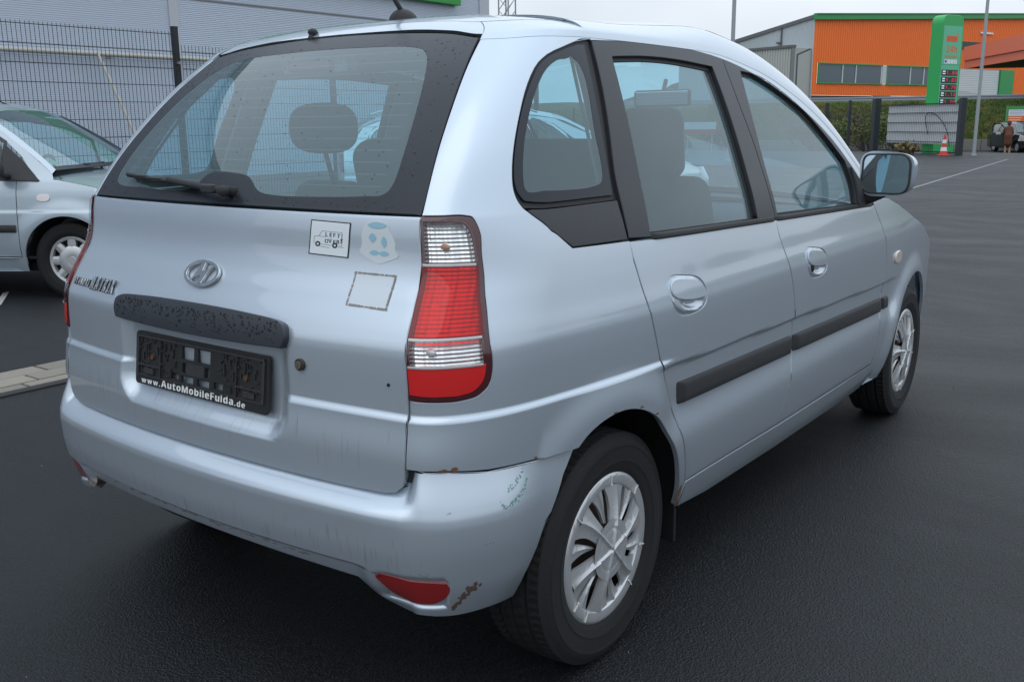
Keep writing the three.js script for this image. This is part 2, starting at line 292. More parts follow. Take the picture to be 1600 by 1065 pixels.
{ // warehouse behind the fence on the left, its wall along z at x = -12
  const b = thing('warehouse', 'pale grey warehouse clad in fine horizontal ribbed metal behind the mesh fence', 'building', [-12, 0, -16.21]);
  const clad = std(0.56, 0.62, 0.71, 0.5, 0.1);
  const gaps = [[-28, -8.52], [-8.30, 0.0]].map(([z0, z1]) => [z0 + 16.21, z1 + 16.21]);
  const spans = [[0.0, 7.72], [7.88, 14.9], [15.06, 27]];
  for (const [a, c] of spans) { const g = ribbedSheet(c - a, 9, 0.03, 0.006, true); g.rotateY(Math.PI / 2); g.translate(0.0, 0, c); part('wall_panel', g, clad, b); }
  for (const z of [7.8, 14.98]) part('cover_strip', box(0.03, 9, 0.17, 0.01, 4.5, z, 0.006), std(0.52, 0.54, 0.58, 0.5, 0.1), b);
  part('corner_strip', box(0.3, 9, 0.34, -0.12, 4.5, -0.17, 0.01), std(0.52, 0.54, 0.58, 0.5, 0.1), b);
  part('end_wall', box(18, 9, 0.1, -9.3, 4.5, -0.2), clad, b);
  part('roof', box(19, 0.2, 28, -9.4, 9.1, 13.5), std(0.2, 0.2, 0.21, 0.7), b);
  part('joint_strip', box(0.012, 0.03, 15.0, 0.008, 3.35, 7.5), std(0.2, 0.2, 0.21, 0.6), b);
  part('plinth', box(0.06, 0.5, 27, 0.02, 0.25, 13.6), std(0.2, 0.2, 0.2, 0.9), b);
  part('pipe', [bar([0.12, 2.41, -0.1], [0.12, 2.41, 26], 0.032, 10), ...[1, 5, 9, 13, 17, 21].map((z) => box(0.12, 0.05, 0.05, 0.06, 2.41, z))], std(0.5, 0.48, 0.42, 0.5), b);
  const s = part('sign_band', box(0.14, 1.5, 9, 0.09, 4.545, 5.3, 0.01), std(0.03, 0.30, 0.05, 0.45), b, 'bright green sign band high on the grey wall');
  const l = thing('leaning_rod', 'thin whitish rod leaning against the ribbed warehouse wall behind the fence', 'rod', [-11.86, 0, -6.9]);
  part('rod', bar([0.5, 0, -0.75], [0.02, 2.42, -0.05], 0.022, 8), std(0.6, 0.58, 0.52, 0.5), l);
}
// ---------- mesh fences ----------
const fenceMat = std(0.024, 0.029, 0.034, 0.55, 0.2);
function meshPanel(w, h, { vx = 0.05, hy = 0.2, rv = 0.0022, rh = 0.0038 } = {}) {  // double-rod panel in the x, y plane
  const v = [], hz = [];
  for (let x = 0; x <= w + 1e-6; x += vx) v.push(box(rv * 2, h, rv * 2, x, h / 2, 0));
  for (let y = 0.03; y <= h; y += hy) hz.push(box(w, rh * 2, rh * 1.4, w / 2, y, rv * 1.8), box(w, rh * 2, rh * 1.4, w / 2, y, -rv * 1.8));
  return [join(v), join(hz)];
}
{ // along the left car park: tall run, then a lower run beyond the post
  const X = -8.6;
  for (const [z0, z1, h, lab, kind] of [[-1.05, -3.57, 2.46, 'tall dark mesh fence section at the left edge of the photo', 0], [-3.57, -6.09, 2.46, 'tall dark mesh fence section ending at the dark post left of the silver car', 0], [-6.13, -8.65, 2.31, 'lower mesh fence section just right of the dark post', 0], [-8.65, -11.17, 2.31, 'mesh fence section seen through the rear window behind the headrest', 0], [-11.17, -13.69, 2.31, 'mesh fence section far behind the silver car roof', 0]]) {
    const f = thing('mesh_fence', lab, 'fence', [X, 0, z0], Math.PI / 2, 'mesh fence sections along the warehouse');
    const [v, hz] = meshPanel(Math.abs(z1 - z0) - 0.02, h); const a = part('wire_mesh', v, fenceMat, f); a.userData.kind = 'stuff'; const c = part('cross_wire', hz, fenceMat, f); c.userData.kind = 'stuff';
    const px = Math.abs(z1 - z0); part('post', [box(0.07, h + 0.06, 0.06, px, (h + 0.06) / 2, -0.06, 0.004), box(0.074, 0.012, 0.064, px, h + 0.063, -0.06)], fenceMat, f);
    for (const y of [0.3, 0.9, 1.5, 2.1]) part('clamp', box(0.05, 0.03, 0.03, px, y, -0.015), std(0.3, 0.3, 0.3, 0.4, 0.8), f);
  }
}
// ---------- orange hall ----------
{
  const hall = thing('orange_hall', 'large hall with orange ribbed front, green eaves and pale grey side wall', 'building', [-28.4, 0, -81.7], Math.atan2(0.9475, 0.3197));
  // local x runs along the front, local +z towards the car park
  const orange = std(0.92, 0.185, 0.025, 0.5), green = std(0.03, 0.30, 0.085, 0.45), pale = std(0.42, 0.47, 0.5, 0.6), grey = std(0.3, 0.32, 0.34, 0.6);
  const topY = (x) => 9.94 + x * 0.051;
  const clipTop = (g) => { const p = g.attributes.position; for (let i = 0; i < p.count; i++) if (p.getY(i) > 9) p.setY(i, topY(p.getX(i)) - 0.4); g.computeVertexNormals(); return g; };
  part('wall', [clipTop(ribbedSheet(20.6, 4.0, 0.3, 0.05).translate(0, 6.05, 0)), ribbedSheet(0.62, 1.65, 0.3, 0.05).translate(0, 4.4, 0), ribbedSheet(18.6, 1.0, 0.3, 0.05).translate(0, 3.4, 0), ribbedSheet(3, 1.65, 0.3, 0.05).translate(17.7, 4.4, 0), clipTop(ribbedSheet(24, 4.0, 0.3, 0.05).translate(20.6, 6.05, 0)), ribbedSheet(13, 2.7, 0.3, 0.05).translate(31.7, 3.35, 0)], orange, hall);
  part('eaves_band', [beam([-0.2, topY(0) - 0.22, 0.16], [46, topY(46) - 0.22, 0.16], 0.3, 0.46), beam([-0.2, topY(0) + 0.02, 0.2], [46, topY(46) + 0.02, 0.2], 0.42, 0.07)], green, hall);
  part('roof', gridGeo(2, 2, (u, v) => [mix(0, 46, u), topY(46 * u) - 0.1 - 2.5 * v, mix(-0.1, -16, v)]), grey, hall);
  for (const [a, c] of [[0.7, 9.55], [10.25, 17.7]]) {
    const w = part('window', [box(c - a, 0.09, 0.12, (a + c) / 2, 6.04, 0.07), box(c - a, 0.09, 0.14, (a + c) / 2, 4.42, 0.07), box(0.09, 1.55, 0.12, a, 5.23, 0.07)], green, hall);
    const ms = a < 5 ? [3.97, 5.82] : [13.82, 15.93], cuts = [a + 0.045, ...ms, c];
    for (let i = 0; i < cuts.length - 1; i++) part('pane', box(cuts[i + 1] - cuts[i] - 0.1, 1.54, 0.02, (cuts[i] + cuts[i + 1]) / 2, 5.23, 0.0), phys(0.10, 0.125, 0.15, { roughness: 0.12, metalness: 0.2 }), w);
    for (const m of ms) part('mullion', box(0.1, 1.54, 0.08, m, 5.23, 0.04), std(0.62, 0.64, 0.66, 0.5), w);
  }
  part('pillar', box(0.66, 1.6, 0.09, 9.9, 5.23, 0.03), std(0.55, 0.57, 0.58, 0.6), hall);
  for (let y = 2.5; y < 5.9; y += 0.17) part('shutter_slat', box(8.2, 0.155, 0.04, 24.8, y + 0.085, -0.02, 0.01), std(0.5, 0.53, 0.55, 0.5), hall);
  part('door_frame', [box(0.5, 3.6, 0.2, 29.2, 4.25, 0.05), box(2.2, 3.6, 0.12, 30.5, 4.25, 0.03)], green, hall);
  part('wall_light', box(2.2, 0.18, 0.12, 25.8, 9.45, 0.1, 0.03), M.white, hall);
  part('louvre', box(5, 0.7, 0.1, 22.6, 8.2, 0.06), std(0.06, 0.065, 0.07, 0.6), hall);
  part('plinth', [box(46, 1.2, 0.3, 23, 2.78, -0.3)], std(0.12, 0.13, 0.14, 0.8), hall);
  part('skylight', [beam([12, 10.62, -1.5], [15.5, 10.8, -1.5], 1.2, 0.14)], std(0.5, 0.52, 0.55, 0.4), hall);
  // the pale side wall falls away from the corner
  const sideTop = (d) => 9.94 - 0.16 * d;
  const sg = ribbedSheet(16, 6, 0.25, 0.03); { const p = sg.attributes.position; for (let i = 0; i < p.count; i++) { const d = 16 - p.getX(i); p.setY(i, p.getY(i) > 3 ? sideTop(d) - 0.3 : 3.0); } sg.computeVertexNormals(); } sg.translate(-16, 0, 0); sg.rotateY(-Math.PI / 2); 
  part('side_wall', sg.translate(0, 0, 0), pale, hall);
  part('verge', beam([-0.02, sideTop(0) - 0.15, 0.1], [-0.02, sideTop(16.2) - 0.15, -16.2], 0.25, 0.3), std(0.13, 0.13, 0.145, 0.6), hall);
  part('downpipe', [bar([-0.12, 9.2, -3.4], [-0.12, 3, -3.4], 0.07), box(0.2, 0.12, 0.5, -0.15, 7.9, -3.6), box(0.2, 0.12, 0.5, -0.15, 7.45, -3.7)], std(0.1, 0.1, 0.11, 0.6), hall);
  part('mural', [[4.6, 0.6], [5.3, 0.5], [5.9, 0.7], [6.6, 0.45]].map(([y, h]) => box(0.02, h * 0.8, 0.9, -0.09, y, -0.9)), std(0.55, 0.62, 0.68, 0.6), hall);
}
{ // goods container by the hall's side wall
  const c = thing('storage_container', 'pale ribbed storage container with dark top edge beside the grey hall wall', 'container', [-29.3, 3.2, -79.6], Math.atan2(0.3197, -0.9475));
  const g = ribbedSheet(4.6, 4.05, 0.28, 0.08); g.translate(0, 0, 0.0); g.rotateY(Math.PI); g.translate(4.7, 0, -0.02);
  part('side_panel', g, std(0.45, 0.46, 0.45, 0.6), c);
  part('body', box(4.7, 4.0, 2.2, 2.35, 2.0, 1.15), std(0.4, 0.41, 0.4, 0.6), c);
  part('top_rail', box(5.0, 0.22, 0.3, 2.35, 4.12, -0.02), std(0.12, 0.125, 0.13, 0.6), c);
  part('corner_post', box(0.2, 4.0, 0.2, 0.0, 2.0, -0.05), std(0.2, 0.21, 0.22, 0.6), c);
}
// ---------- embankment, retaining wall, guard rail ----------
const EMB = { o: [-10.5, 0, -60.6], th: 0.318 };
const embP = (x, y, d) => [EMB.o[0] + x * Math.cos(EMB.th) - d * Math.sin(EMB.th), y, EMB.o[2] - x * Math.sin(EMB.th) - d * Math.cos(EMB.th)];
const embH = (d) => (d < 0.2 ? 0 : d < 3.2 ? 0.02 + 2.25 * sstep(-0.6, 3.4, d) : mix(2.2, 3.05, sstep(3.2, 22, d)));
struct('embankment', gridGeo(90, 24, (u, v) => { const x = mix(-45, 45, u), d = v < 0.6 ? v / 0.6 * 4 : mix(4, 60, (v - 0.6) / 0.4); return embP(x, embH(d) + 0.06 * noise2(x * 0.7, d * 0.9) * sstep(0.1, 1, d), d).concat([x, d]); }), std(0.085, 0.115, 0.032, 0.95, 0, { bumpMap: withRepeat(grain, 0.5, 0.5), bumpScale: 0.05 }));
{ // grass on the slope
  const r = rng(31), tri = new THREE.BufferGeometry(); tri.setAttribute('position', new THREE.Float32BufferAttribute([-0.02, 0, 0, 0.02, 0, 0, 0.03, 0.2, 0.03, -0.05, 0, 0.01, -0.02, 0, 0.02, -0.07, 0.17, 0.05, 0.03, 0, -0.02, 0.06, 0, 0, 0.09, 0.15, 0.06], 3)); tri.computeVertexNormals();
  const N = 16000, im = new THREE.InstancedMesh(tri, std(1, 1, 1, 0.9), N), m = new THREE.Matrix4(), q = new THREE.Quaternion(), c = new THREE.Color();
  for (let i = 0; i < N; i++) { const x = mix(-16, 12, r()), d = mix(0.15, 4.4, r()), p = embP(x, embH(d) + 0.06 * noise2(x * 0.7, d * 0.9) - 0.02, d), s = 0.6 + 0.9 * r(); q.setFromEuler(new THREE.Euler((r() - 0.5) * 0.8, r() * 6.28, (r() - 0.5) * 0.8)); m.compose(new THREE.Vector3(...p), q, new THREE.Vector3(s * 1.6, s, s * 1.6)); im.setMatrixAt(i, m); const dry = clamp(0.35 + 0.6 * noise2(x * 0.5, d * 0.6) + 0.3 * (r() - 0.5), 0, 1); c.setRGB(mix(0.075, 0.21, dry), mix(0.15, 0.19, dry), mix(0.032, 0.06, dry)); im.setColorAt(i, c); }
  im.name = 'grass'; im.userData = { kind: 'stuff', label: 'rough green and straw coloured grass on the slope under the orange hall', category: 'grass' }; scene.add(im);
}
{
  const w = thing('retaining_wall', 'low pale concrete wall at the foot of the grassy slope', 'wall', EMB.o, EMB.th);
  for (let x = -24; x < 18; x += 3) part('wall_block', box(2.98, 0.62, 0.2, x + 1.5, -0.17, 0.1, 0.02), std(0.22, 0.215, 0.2, 0.85, 0, { bumpMap: withRepeat(grain, 1, 1), bumpScale: 0.01 }), w);
  const g = thing('guard_rail', 'grey steel guard rail along the top of the grassy slope', 'guard rail', [EMB.o[0], 2.1, EMB.o[2]], EMB.th);
  for (let x = -22; x < 20; x += 4) part('post', box(0.1, 0.75, 0.12, x, 0.3, -3.6), M.galv, g);
  part('rail', [box(44, 0.1, 0.06, -1, 0.55, -3.5, 0.02), box(44, 0.1, 0.06, -1, 0.4, -3.5, 0.02), box(44, 0.08, 0.03, -1, 0.475, -3.53)], std(0.3, 0.33, 0.36, 0.5, 0.4), g);
}
{ // filling station canopy
  const e = new THREE.Vector3(5.25, 0, 9.1).normalize(), c = thing('petrol_canopy', 'orange filling station canopy with dark soffit at the right edge', 'canopy', [-14.4, 0, -72.2], Math.atan2(-e.z, e.x));
  const red = std(0.75, 0.15, 0.07, 0.45), red2 = std(0.70, 0.15, 0.08, 0.45);
  part('fascia', [beam([0, 5.62, 0], [16, 5.62, 0], 0.1, 0.9), beam([0, 5.62, 0], [0, 5.62, -12], 0.1, 0.9)], red, c);
  part('lower_fascia', [beam([0, 4.9, -0.12], [16, 4.9, -0.12], 0.1, 0.5), beam([0.12, 4.9, -0.12], [0.12, 4.9, -12], 0.1, 0.5)], red2, c);
  part('soffit', box(15.7, 0.1, 11.7, 8, 4.75, -6), std(0.045, 0.047, 0.05, 0.8), c);
  part('roof', box(15.7, 0.08, 11.7, 8, 6.02, -6), M.steel, c);
  for (const x of [4, 11]) part('column', box(0.4, 3.0, 0.4, x, 3.3, -6, 0.03), std(0.3, 0.3, 0.3, 0.6), c);
}
// ---------- the skin of the silver car: a point for every (s, y) ----------
// s runs round the plan outline: 0..1 over the tail from the middle to the tailgate edge, then round the corner, then s = 2 - z along the flank
const tailZ = pchip([[0.2, -0.10], [0.4, -0.07], [0.64, -0.060], [0.74, -0.070], [0.86, -0.073], [0.885, -0.076], [0.905, -0.084], [0.97, -0.121], [1.025, -0.152], [1.05, -0.159], [1.14, -0.170], [1.16, -0.182], [1.25, -0.245], [1.35, -0.333], [1.45, -0.437], [1.535, -0.546], [1.58, -0.612]]);
const halfW = pchip([[0.2, 0.78], [0.30, 0.828], [0.38, 0.850], [0.5, 0.864], [0.6, 0.868], [0.72, 0.871], [0.82, 0.872], [0.868, 0.8705], [0.90, 0.8655], [0.94, 0.857], [1.0, 0.8455], [1.04, 0.8375], [1.08, 0.828], [1.2, 0.788], [1.35, 0.732], [1.5, 0.668], [1.56, 0.64]]);
const edgeX = pchip([[0.2, 0.64], [0.6, 0.663], [0.78, 0.663], [0.9, 0.655], [1.03, 0.638], [1.146, 0.625], [1.35, 0.575], [1.535, 0.508], [1.56, 0.497]]);
const cornerL = pchip([[0.2, 0.27], [0.75, 0.27], [0.9, 0.27], [1.15, 0.26], [1.535, 0.22]]);
const cornerF = pchip([[0.2, 0.7], [0.75, 0.56], [0.9, 0.46], [1.02, 0.4], [1.15, 0.4], [1.3, 0.6], [1.535, 0.75]]);
const TAILK = 0.115;
const flankX = (y, z) => halfW(y) - (z > -1.1 ? 0.077 * ((z + 1.1) / 0.85) ** 2 : 0) - (z < -2.5 ? 0.075 * ((-2.5 - z) / 1.2) ** 2.2 : 0);
let bodyDisp = (s, y, z) => 0;
function outline(s, y) {                     // undisplaced point [x, z] and outward normal in plan
  const xc = edgeX(y), zc = tailZ(y) - TAILK * xc * xc;
  if (s <= 1) { const x = s * xc; const nx = 2 * TAILK * x, l = Math.hypot(nx, 1); return [x, tailZ(y) - TAILK * x * x, nx / l, 1 / l]; }
  const z1 = zc - cornerL(y), se = 2 - z1;
  if (s >= se) { const z = 2 - s, e = 1e-3, sl = (flankX(y, z + e) - flankX(y, z - e)) / (2 * e), l = Math.hypot(1, sl); return [flankX(y, z), z, 1 / l, -sl / l]; }
  const t = (s - 1) / (se - 1), xe = flankX(y, z1), e = 1e-3, sl = (flankX(y, z1) - flankX(y, z1 - 2 * e)) / (2 * e);
  const wX = xe - xc, a = wX * cornerF(y), b = cornerL(y) * 0.52;
  const p = [[xc, zc], [xc + a, zc - 2 * TAILK * xc * a], [xe + sl * b, z1 + b], [xe, z1]], u = 1 - t;
  const B = (i) => u * u * u * p[0][i] + 3 * u * u * t * p[1][i] + 3 * u * t * t * p[2][i] + t * t * t * p[3][i];
  const D = (i) => u * u * (p[1][i] - p[0][i]) + 2 * u * t * (p[2][i] - p[1][i]) + t * t * (p[3][i] - p[2][i]);
  const dx = D(0), dz = D(1), l = Math.hypot(dx, dz);
  return [B(0), B(1), -dz / l, dx / l];
}
function bodyAt(s, y, off = 0) {
  const q = s < 0 ? -1 : 1, a = Math.abs(s), o = outline(a, y), d = bodyDisp(s, y, o[1]) + off;
  return [q * (o[0] + o[2] * d), y, o[1] + o[3] * d];
}
// the roof: from the gutter line inwards to the spine
const gutterY = (s) => gutterOf(Math.abs(s));
const gutterOf = pchip([[0, 1.574], [0.5, 1.571], [0.8, 1.560], [1, 1.545], [1.3, 1.545], [2.0, 1.552], [2.6, 1.556], [3.1, 1.558], [3.47, 1.555], [3.8, 1.515], [4.1, 1.424], [4.32, 1.313], [4.5, 1.175], [4.68, 1.0]]);
const spineY = pchip([[-0.55, 1.545], [-0.7, 1.598], [-0.9, 1.629], [-1.2, 1.630], [-1.6, 1.622], [-1.9, 1.598], [-2.1, 1.56], [-2.5, 1.37], [-2.9, 1.10], [-3.1, 0.95]]);
function roofAt(s, v, off = 0) {
  const y0 = gutterY(s), p0 = bodyAt(s, y0), pd = bodyAt(s, y0 - 0.01);
  let tx = p0[0] - pd[0], ty = 0.01, tz = p0[2] - pd[2]; const tl = Math.hypot(tx, ty, tz); tx /= tl; ty /= tl; tz /= tl;
  const zs = -0.95 + Math.min(0, p0[2] + 0.95), zf = p0[2] < -1.75 ? -0.18 * sstep(-1.75, -2.6, p0[2]) : 0;
  const c = [0, spineY(zs + zf), zs + zf];
  const dx = c[0] - p0[0], dz = c[2] - p0[2], dl = Math.hypot(dx, dz), rise = Math.max(0.02, c[1] - y0);
  const fr = sstep(3.0, 3.7, Math.abs(s)), a = mix(Math.min(0.085, rise * 0.9), 0.15, fr), k = mix(mix(0.62, 0.5, sstep(1.5, 2.2, Math.abs(s))), 0.72, fr);
  const sy = 0;
  const P1 = [p0[0] + tx * a, p0[1] + ty * a, p0[2] + tz * a], P2 = [c[0] - dx * k, c[1] - sy, c[2] - dz * k], u = 1 - v;
  const out = [0, 1, 2].map((i) => u * u * u * p0[i] + 3 * u * u * v * P1[i] + 3 * u * v * v * P2[i] + v * v * v * c[i]);
  if (off) out[1] += off;
  return out;
}

// the rear bumper: a shelf under the tailgate, flush with the quarter panels at its ends
const bumpTail = pchip([[0.30, 0.00], [0.36, 0.036], [0.40, 0.046], [0.46, 0.052], [0.515, 0.052], [0.530, 0.050], [0.541, 0.044], [0.549, 0.034], [0.575, -0.012], [0.60, -0.03], [0.64, -0.04]]);
const bumpSide = pchip([[0.22, 0.0], [0.30, 0.022], [0.38, 0.036], [0.47, 0.042], [0.51, 0.041], [0.53, 0.038], [0.55, 0.032], [0.628, 0.002], [0.66, -0.006]]);
let bumpDisp = (s, y) => 0;
function bumpAt(s, y, off = 0) {
  const q = s < 0 ? -1 : 1, a = Math.abs(s), o = outline(a, y), k = sstep(0.86, 1.16, a), f = sstep(2.5, 1.9, a);
  const d = mix(bumpTail(y), bumpSide(y) * mix(0.35, 1, f), k) + bumpDisp(s, y) + off;
  return [q * (o[0] + o[2] * d), y, o[1] + o[3] * d];
}
// ---------- the silver car ----------
const HUB_R = 2 + 0.645, HUB_F = 2 + 3.245, HUB_Y = 0.298, TYRE_R = 0.298;
const grooveY = (s) => 0.723 - (s - 2.94) * 0.0195;
bodyDisp = (s, y, z) => {
  let d = 0;
  if (s < 3.1) d += 0.0075 * (1 - sstep(0.733, 0.743, y)) * (1 - sstep(2.80, 2.93, s));
  if (s > 2.75 && s < 5.2) { const k = sstep(2.80, 2.93, s), f = 1 - sstep(4.86, 4.97, s), g = grooveY(s); d += k * f * (-0.011 * (1 - sstep(g - 0.012, g, y)) * sstep(0.50, 0.60, y)) + k * 0.0075 * (1 - sstep(0.47, 0.62, y)); }
  for (const h of [HUB_R, HUB_F]) { const r = Math.hypot(s - h, y - HUB_Y); if (r < 0.56) d += (h === HUB_F ? 0.017 * sstep(4.68, 4.82, s) : 0.011 * (1 - sstep(2.90, 3.05, s))) * sstep(0.47, 0.375, r); }
  if (s < 0.75 && y < 0.9 && y > 0.6) {          // the recess round the number plate
    const x = Math.abs(s * edgeX(y)), qx = Math.max(Math.abs(x) - 0.262, 0), qy = Math.max(Math.abs(y - 0.772) - 0.066, 0), sd = Math.hypot(qx, qy) - 0.058;
    d = mix(d, -0.020, sstep(0.016, -0.026, sd));
  }
  return d;
};
bumpDisp = (s, y) => {
  const a = Math.abs(s); let d = 0;
  d -= 0.014 * (1 - sstep(0.397, 0.406, y)) * (1 - sstep(0.80, 0.88, a));
  const qx = Math.max(Math.abs(a - 1.15) - 0.215, 0) * 0.35, qy = Math.max(Math.abs(y - 0.357) - 0.026, 0), sd = Math.hypot(qx, qy) - 0.012;
  d -= 0.010 * sstep(0.006, -0.004, sd);
  return d;
};
const seam = (pts) => pchip(pts.map(([s, y]) => [y, s]));
const RG = seam([[2.847, 1.545], [2.822, 1.431], [2.790, 1.323], [2.752, 1.187], [2.745, 1.059], [2.769, 0.94], [2.82, 0.788], [2.881, 0.648], [2.932, 0.548], [2.98, 0.443], [3.009, 0.362]]);
const BG = seam([[3.579, 1.54], [3.582, 1.411], [3.599, 1.276], [3.610, 1.12], [3.617, 1.032], [3.674, 0.896], [3.737, 0.742], [3.76, 0.609], [3.737, 0.504], [3.681, 0.352]]);
const FG = seam([[4.575, 1.06], [4.614, 1.0], [4.679, 0.917], [4.735, 0.796], [4.75, 0.689], [4.715, 0.51], [4.69, 0.35]]);
const along = (f, y0, y1, n = 14) => Array.from({ length: n + 1 }, (_, i) => { const y = mix(y0, y1, i / n); return [f(y), y]; });
const TRIM = [[4.574, 1.042], [4.506, 1.102], [4.433, 1.174], [4.307, 1.271], [4.090, 1.384], [3.792, 1.484], [3.600, 1.522], [3.466, 1.537], [3.308, 1.546], [3.088, 1.547], [2.850, 1.539]];
const trimTop = seam(TRIM.map(([s, y]) => [y, s]));        // y for s
const trimRun = (s0, s1, n = 16) => Array.from({ length: n + 1 }, (_, i) => { const s = mix(s0, s1, i / n); return [s, trimTop(s)]; });
const mirrorFn = (fn) => (s, y) => { const p = fn(s, y); return [-p[0], p[1], p[2]]; };
const at0 = (off, f = bodyAt) => (s, y) => f(s, y, off);
const car = thing('silver_hatchback', 'silver high-roofed hatchback with black tailgate strip, seen from its right rear corner', 'car');
// both(): a part on the right side and its twin on the left
const both = (name, geo, mat, parentR, parentL, label) => { const g = Array.isArray(geo) ? join(geo) : geo; return [part(name, g, mat, parentR ?? car, label), part(name, mirrorX(g), mat, parentL ?? car)]; };

// lamps: outline in (s, y)
const LAMP = [[1.0, 0.779, 1], [1.314, 0.778], [1.579, 0.779], [1.765, 0.789], [1.86, 0.815], [1.884, 0.857], [1.83, 0.936], [1.745, 1.013], [1.722, 1.065], [1.742, 1.110], [1.70, 1.140], [1.60, 1.149], [1.322, 1.150], [1.0, 1.150, 1]];
const QTRIM = [[2.845, 1.539], [2.51, 1.516], [2.217, 1.490], [2.10, 1.461], [2.045, 1.411], [2.032, 1.35], [2.033, 1.30], [2.045, 1.262], [2.064, 1.230], [2.088, 1.204], [2.13, 1.181], [2.202, 1.160], [2.258, 1.151], [2.315, 1.141], [2.363, 1.132], [2.409, 1.123], [2.464, 1.109], [2.487, 1.098], [2.503, 1.085], [2.531, 1.062]];
{
  // quarter panel with the roof rail that runs on to the windscreen pillar
  const arch = curve([[2.991, 0.29], [2.979, 0.337], [2.950, 0.415], [2.915, 0.482], [2.868, 0.547], [2.806, 0.605], [2.735, 0.642], [2.656, 0.659], [2.581, 0.652], [2.523, 0.632], [2.487, 0.608]]);
  const gut = []; for (let s = 1; s < 2.84; s += 0.06) gut.push([s, gutterY(s)]); gut.push([2.845, gutterY(2.845)]);
  const poly = [[1, 0.632], [1, 0.70], ...curve(LAMP, 0.03), ...[1.2, 1.25, 1.3, 1.35, 1.4, 1.45, 1.5, 1.53].map((y) => [1, y]), ...gut, ...curve(QTRIM, 0.03), ...along(RG, 1.058, 0.372), [3.009, 0.31], ...arch, [2.29, 0.6125], [1.84, 0.6195], [1.45, 0.6305], [1.2, 0.631]];
  const rail = []; for (let s = 2.845; s <= 4.66; s += 0.06) rail.push([s, gutterY(s)]);
  const strip = [...rail.reverse(), ...trimRun(2.845, 4.574, 26)];
  const rv = (s, v) => roofAt(s, v);
  const fan = (s0, s1, v1) => gridGeo(Math.round((s1 - s0) / 0.03), 12, (a, b) => { const S = mix(s0, s1, a); if (b < 0.01) return bodyAt(S, gutterY(S) - 0.014, 0.0008); const v = (b - 1 / 12) * 12 / 11 * v1, p = roofAt(S, v), k = 0.0016 * (1 - v / v1), o = outline(S, gutterY(S)); return [p[0] + o[2] * k, p[1] + k * 0.6, p[2] + o[3] * k]; });
  const q = [panel(poly, bodyAt, { dy: 0.01, ds: 0.025 }), panel(strip, bodyAt, { inset: 0, flange: 0.006 }), fan(1.0, 4.66, 0.27)];
  const [qr, ql] = both('quarter_panel', q, M.paint);
  // rust along the wheel arch lip, at the bumper seam and at the sill end
  const rust = std(0.16, 0.07, 0.03, 0.95), r = rng(77);
  const blot = (s, y, w, h, f = bodyAt, off = 0.0007) => { const n = 11, p = []; for (let i = 0; i < n; i++) { const a = i / n * 6.283, k = 0.55 + 0.6 * r(); p.push([s + Math.cos(a) * w * k, y + Math.sin(a) * h * k]); } return panel(p, at0(off, f), { inset: 0, flange: 0, ds: 0.05, dy: 0.05 }); };
  for (const g of [blot(1.40, 0.634, 0.06, 0.004), blot(1.50, 0.635, 0.05, 0.006), blot(2.30, 0.618, 0.02, 0.004), ...[[2.62, 0.663], [2.73, 0.652], [2.80, 0.618]].map(([s, y]) => blot(s, y, 0.010, 0.0028)), blot(2.985, 0.335, 0.014, 0.035), blot(2.993, 0.305, 0.012, 0.018)]) part('rust_spot', g, rust, qr);
}
// quarter window with its black border, and the black pillar infill below it
{
  const QW = [[2.812, 1.527, 1], [2.504, 1.508], [2.250, 1.486], [2.130, 1.455], [2.052, 1.372], [2.052, 1.285], [2.094, 1.214], [2.202, 1.174], [2.285, 1.168], [2.392, 1.165], [2.511, 1.163], [2.62, 1.164], [2.728, 1.165, 1], [2.752, 1.278], [2.781, 1.400]];
  const QC = [[2.259, 1.444], [2.175, 1.375], [2.160, 1.299], [2.205, 1.208], [2.246, 1.192], [2.45, 1.190], [2.660, 1.190], [2.703, 1.203], [2.733, 1.324], [2.765, 1.453], [2.752, 1.486], [2.60, 1.488], [2.42, 1.480]];
  const w = both('quarter_window', panel(smooth(QC, 0.02), at0(-0.003), { inset: 0, flange: 0 }), M.mist);
  both('border', panel(smooth(QW, 0.02), at0(-0.002), { hole: smooth(QC, 0.02), flange: 0.012, holeFlange: 0.004 }), M.frit, ...w);
  both('pillar_infill', panel(smooth([[2.736, 1.153, 1], [2.648, 1.152], [2.577, 1.151], [2.511, 1.150], [2.392, 1.151], [2.30, 1.152], [2.262, 1.151, 1], [2.315, 1.142], [2.363, 1.133], [2.409, 1.124], [2.464, 1.110], [2.487, 1.099], [2.503, 1.086], [2.534, 1.064, 1], [2.740, 1.062, 1]], 0.02), at0(-0.001), { inset: 0.0005 }), M.trim);
  both('window_seal', panel(smooth([[2.845, 1.539, 1], ...QTRIM.slice(1, 12), [2.30, 1.156], [2.53, 1.153], [2.732, 1.155, 1]].reverse(), 0.02), at0(-0.009), { inset: 0, flange: 0.004, hole: smooth(QC, 0.02) }), M.rubber);
}
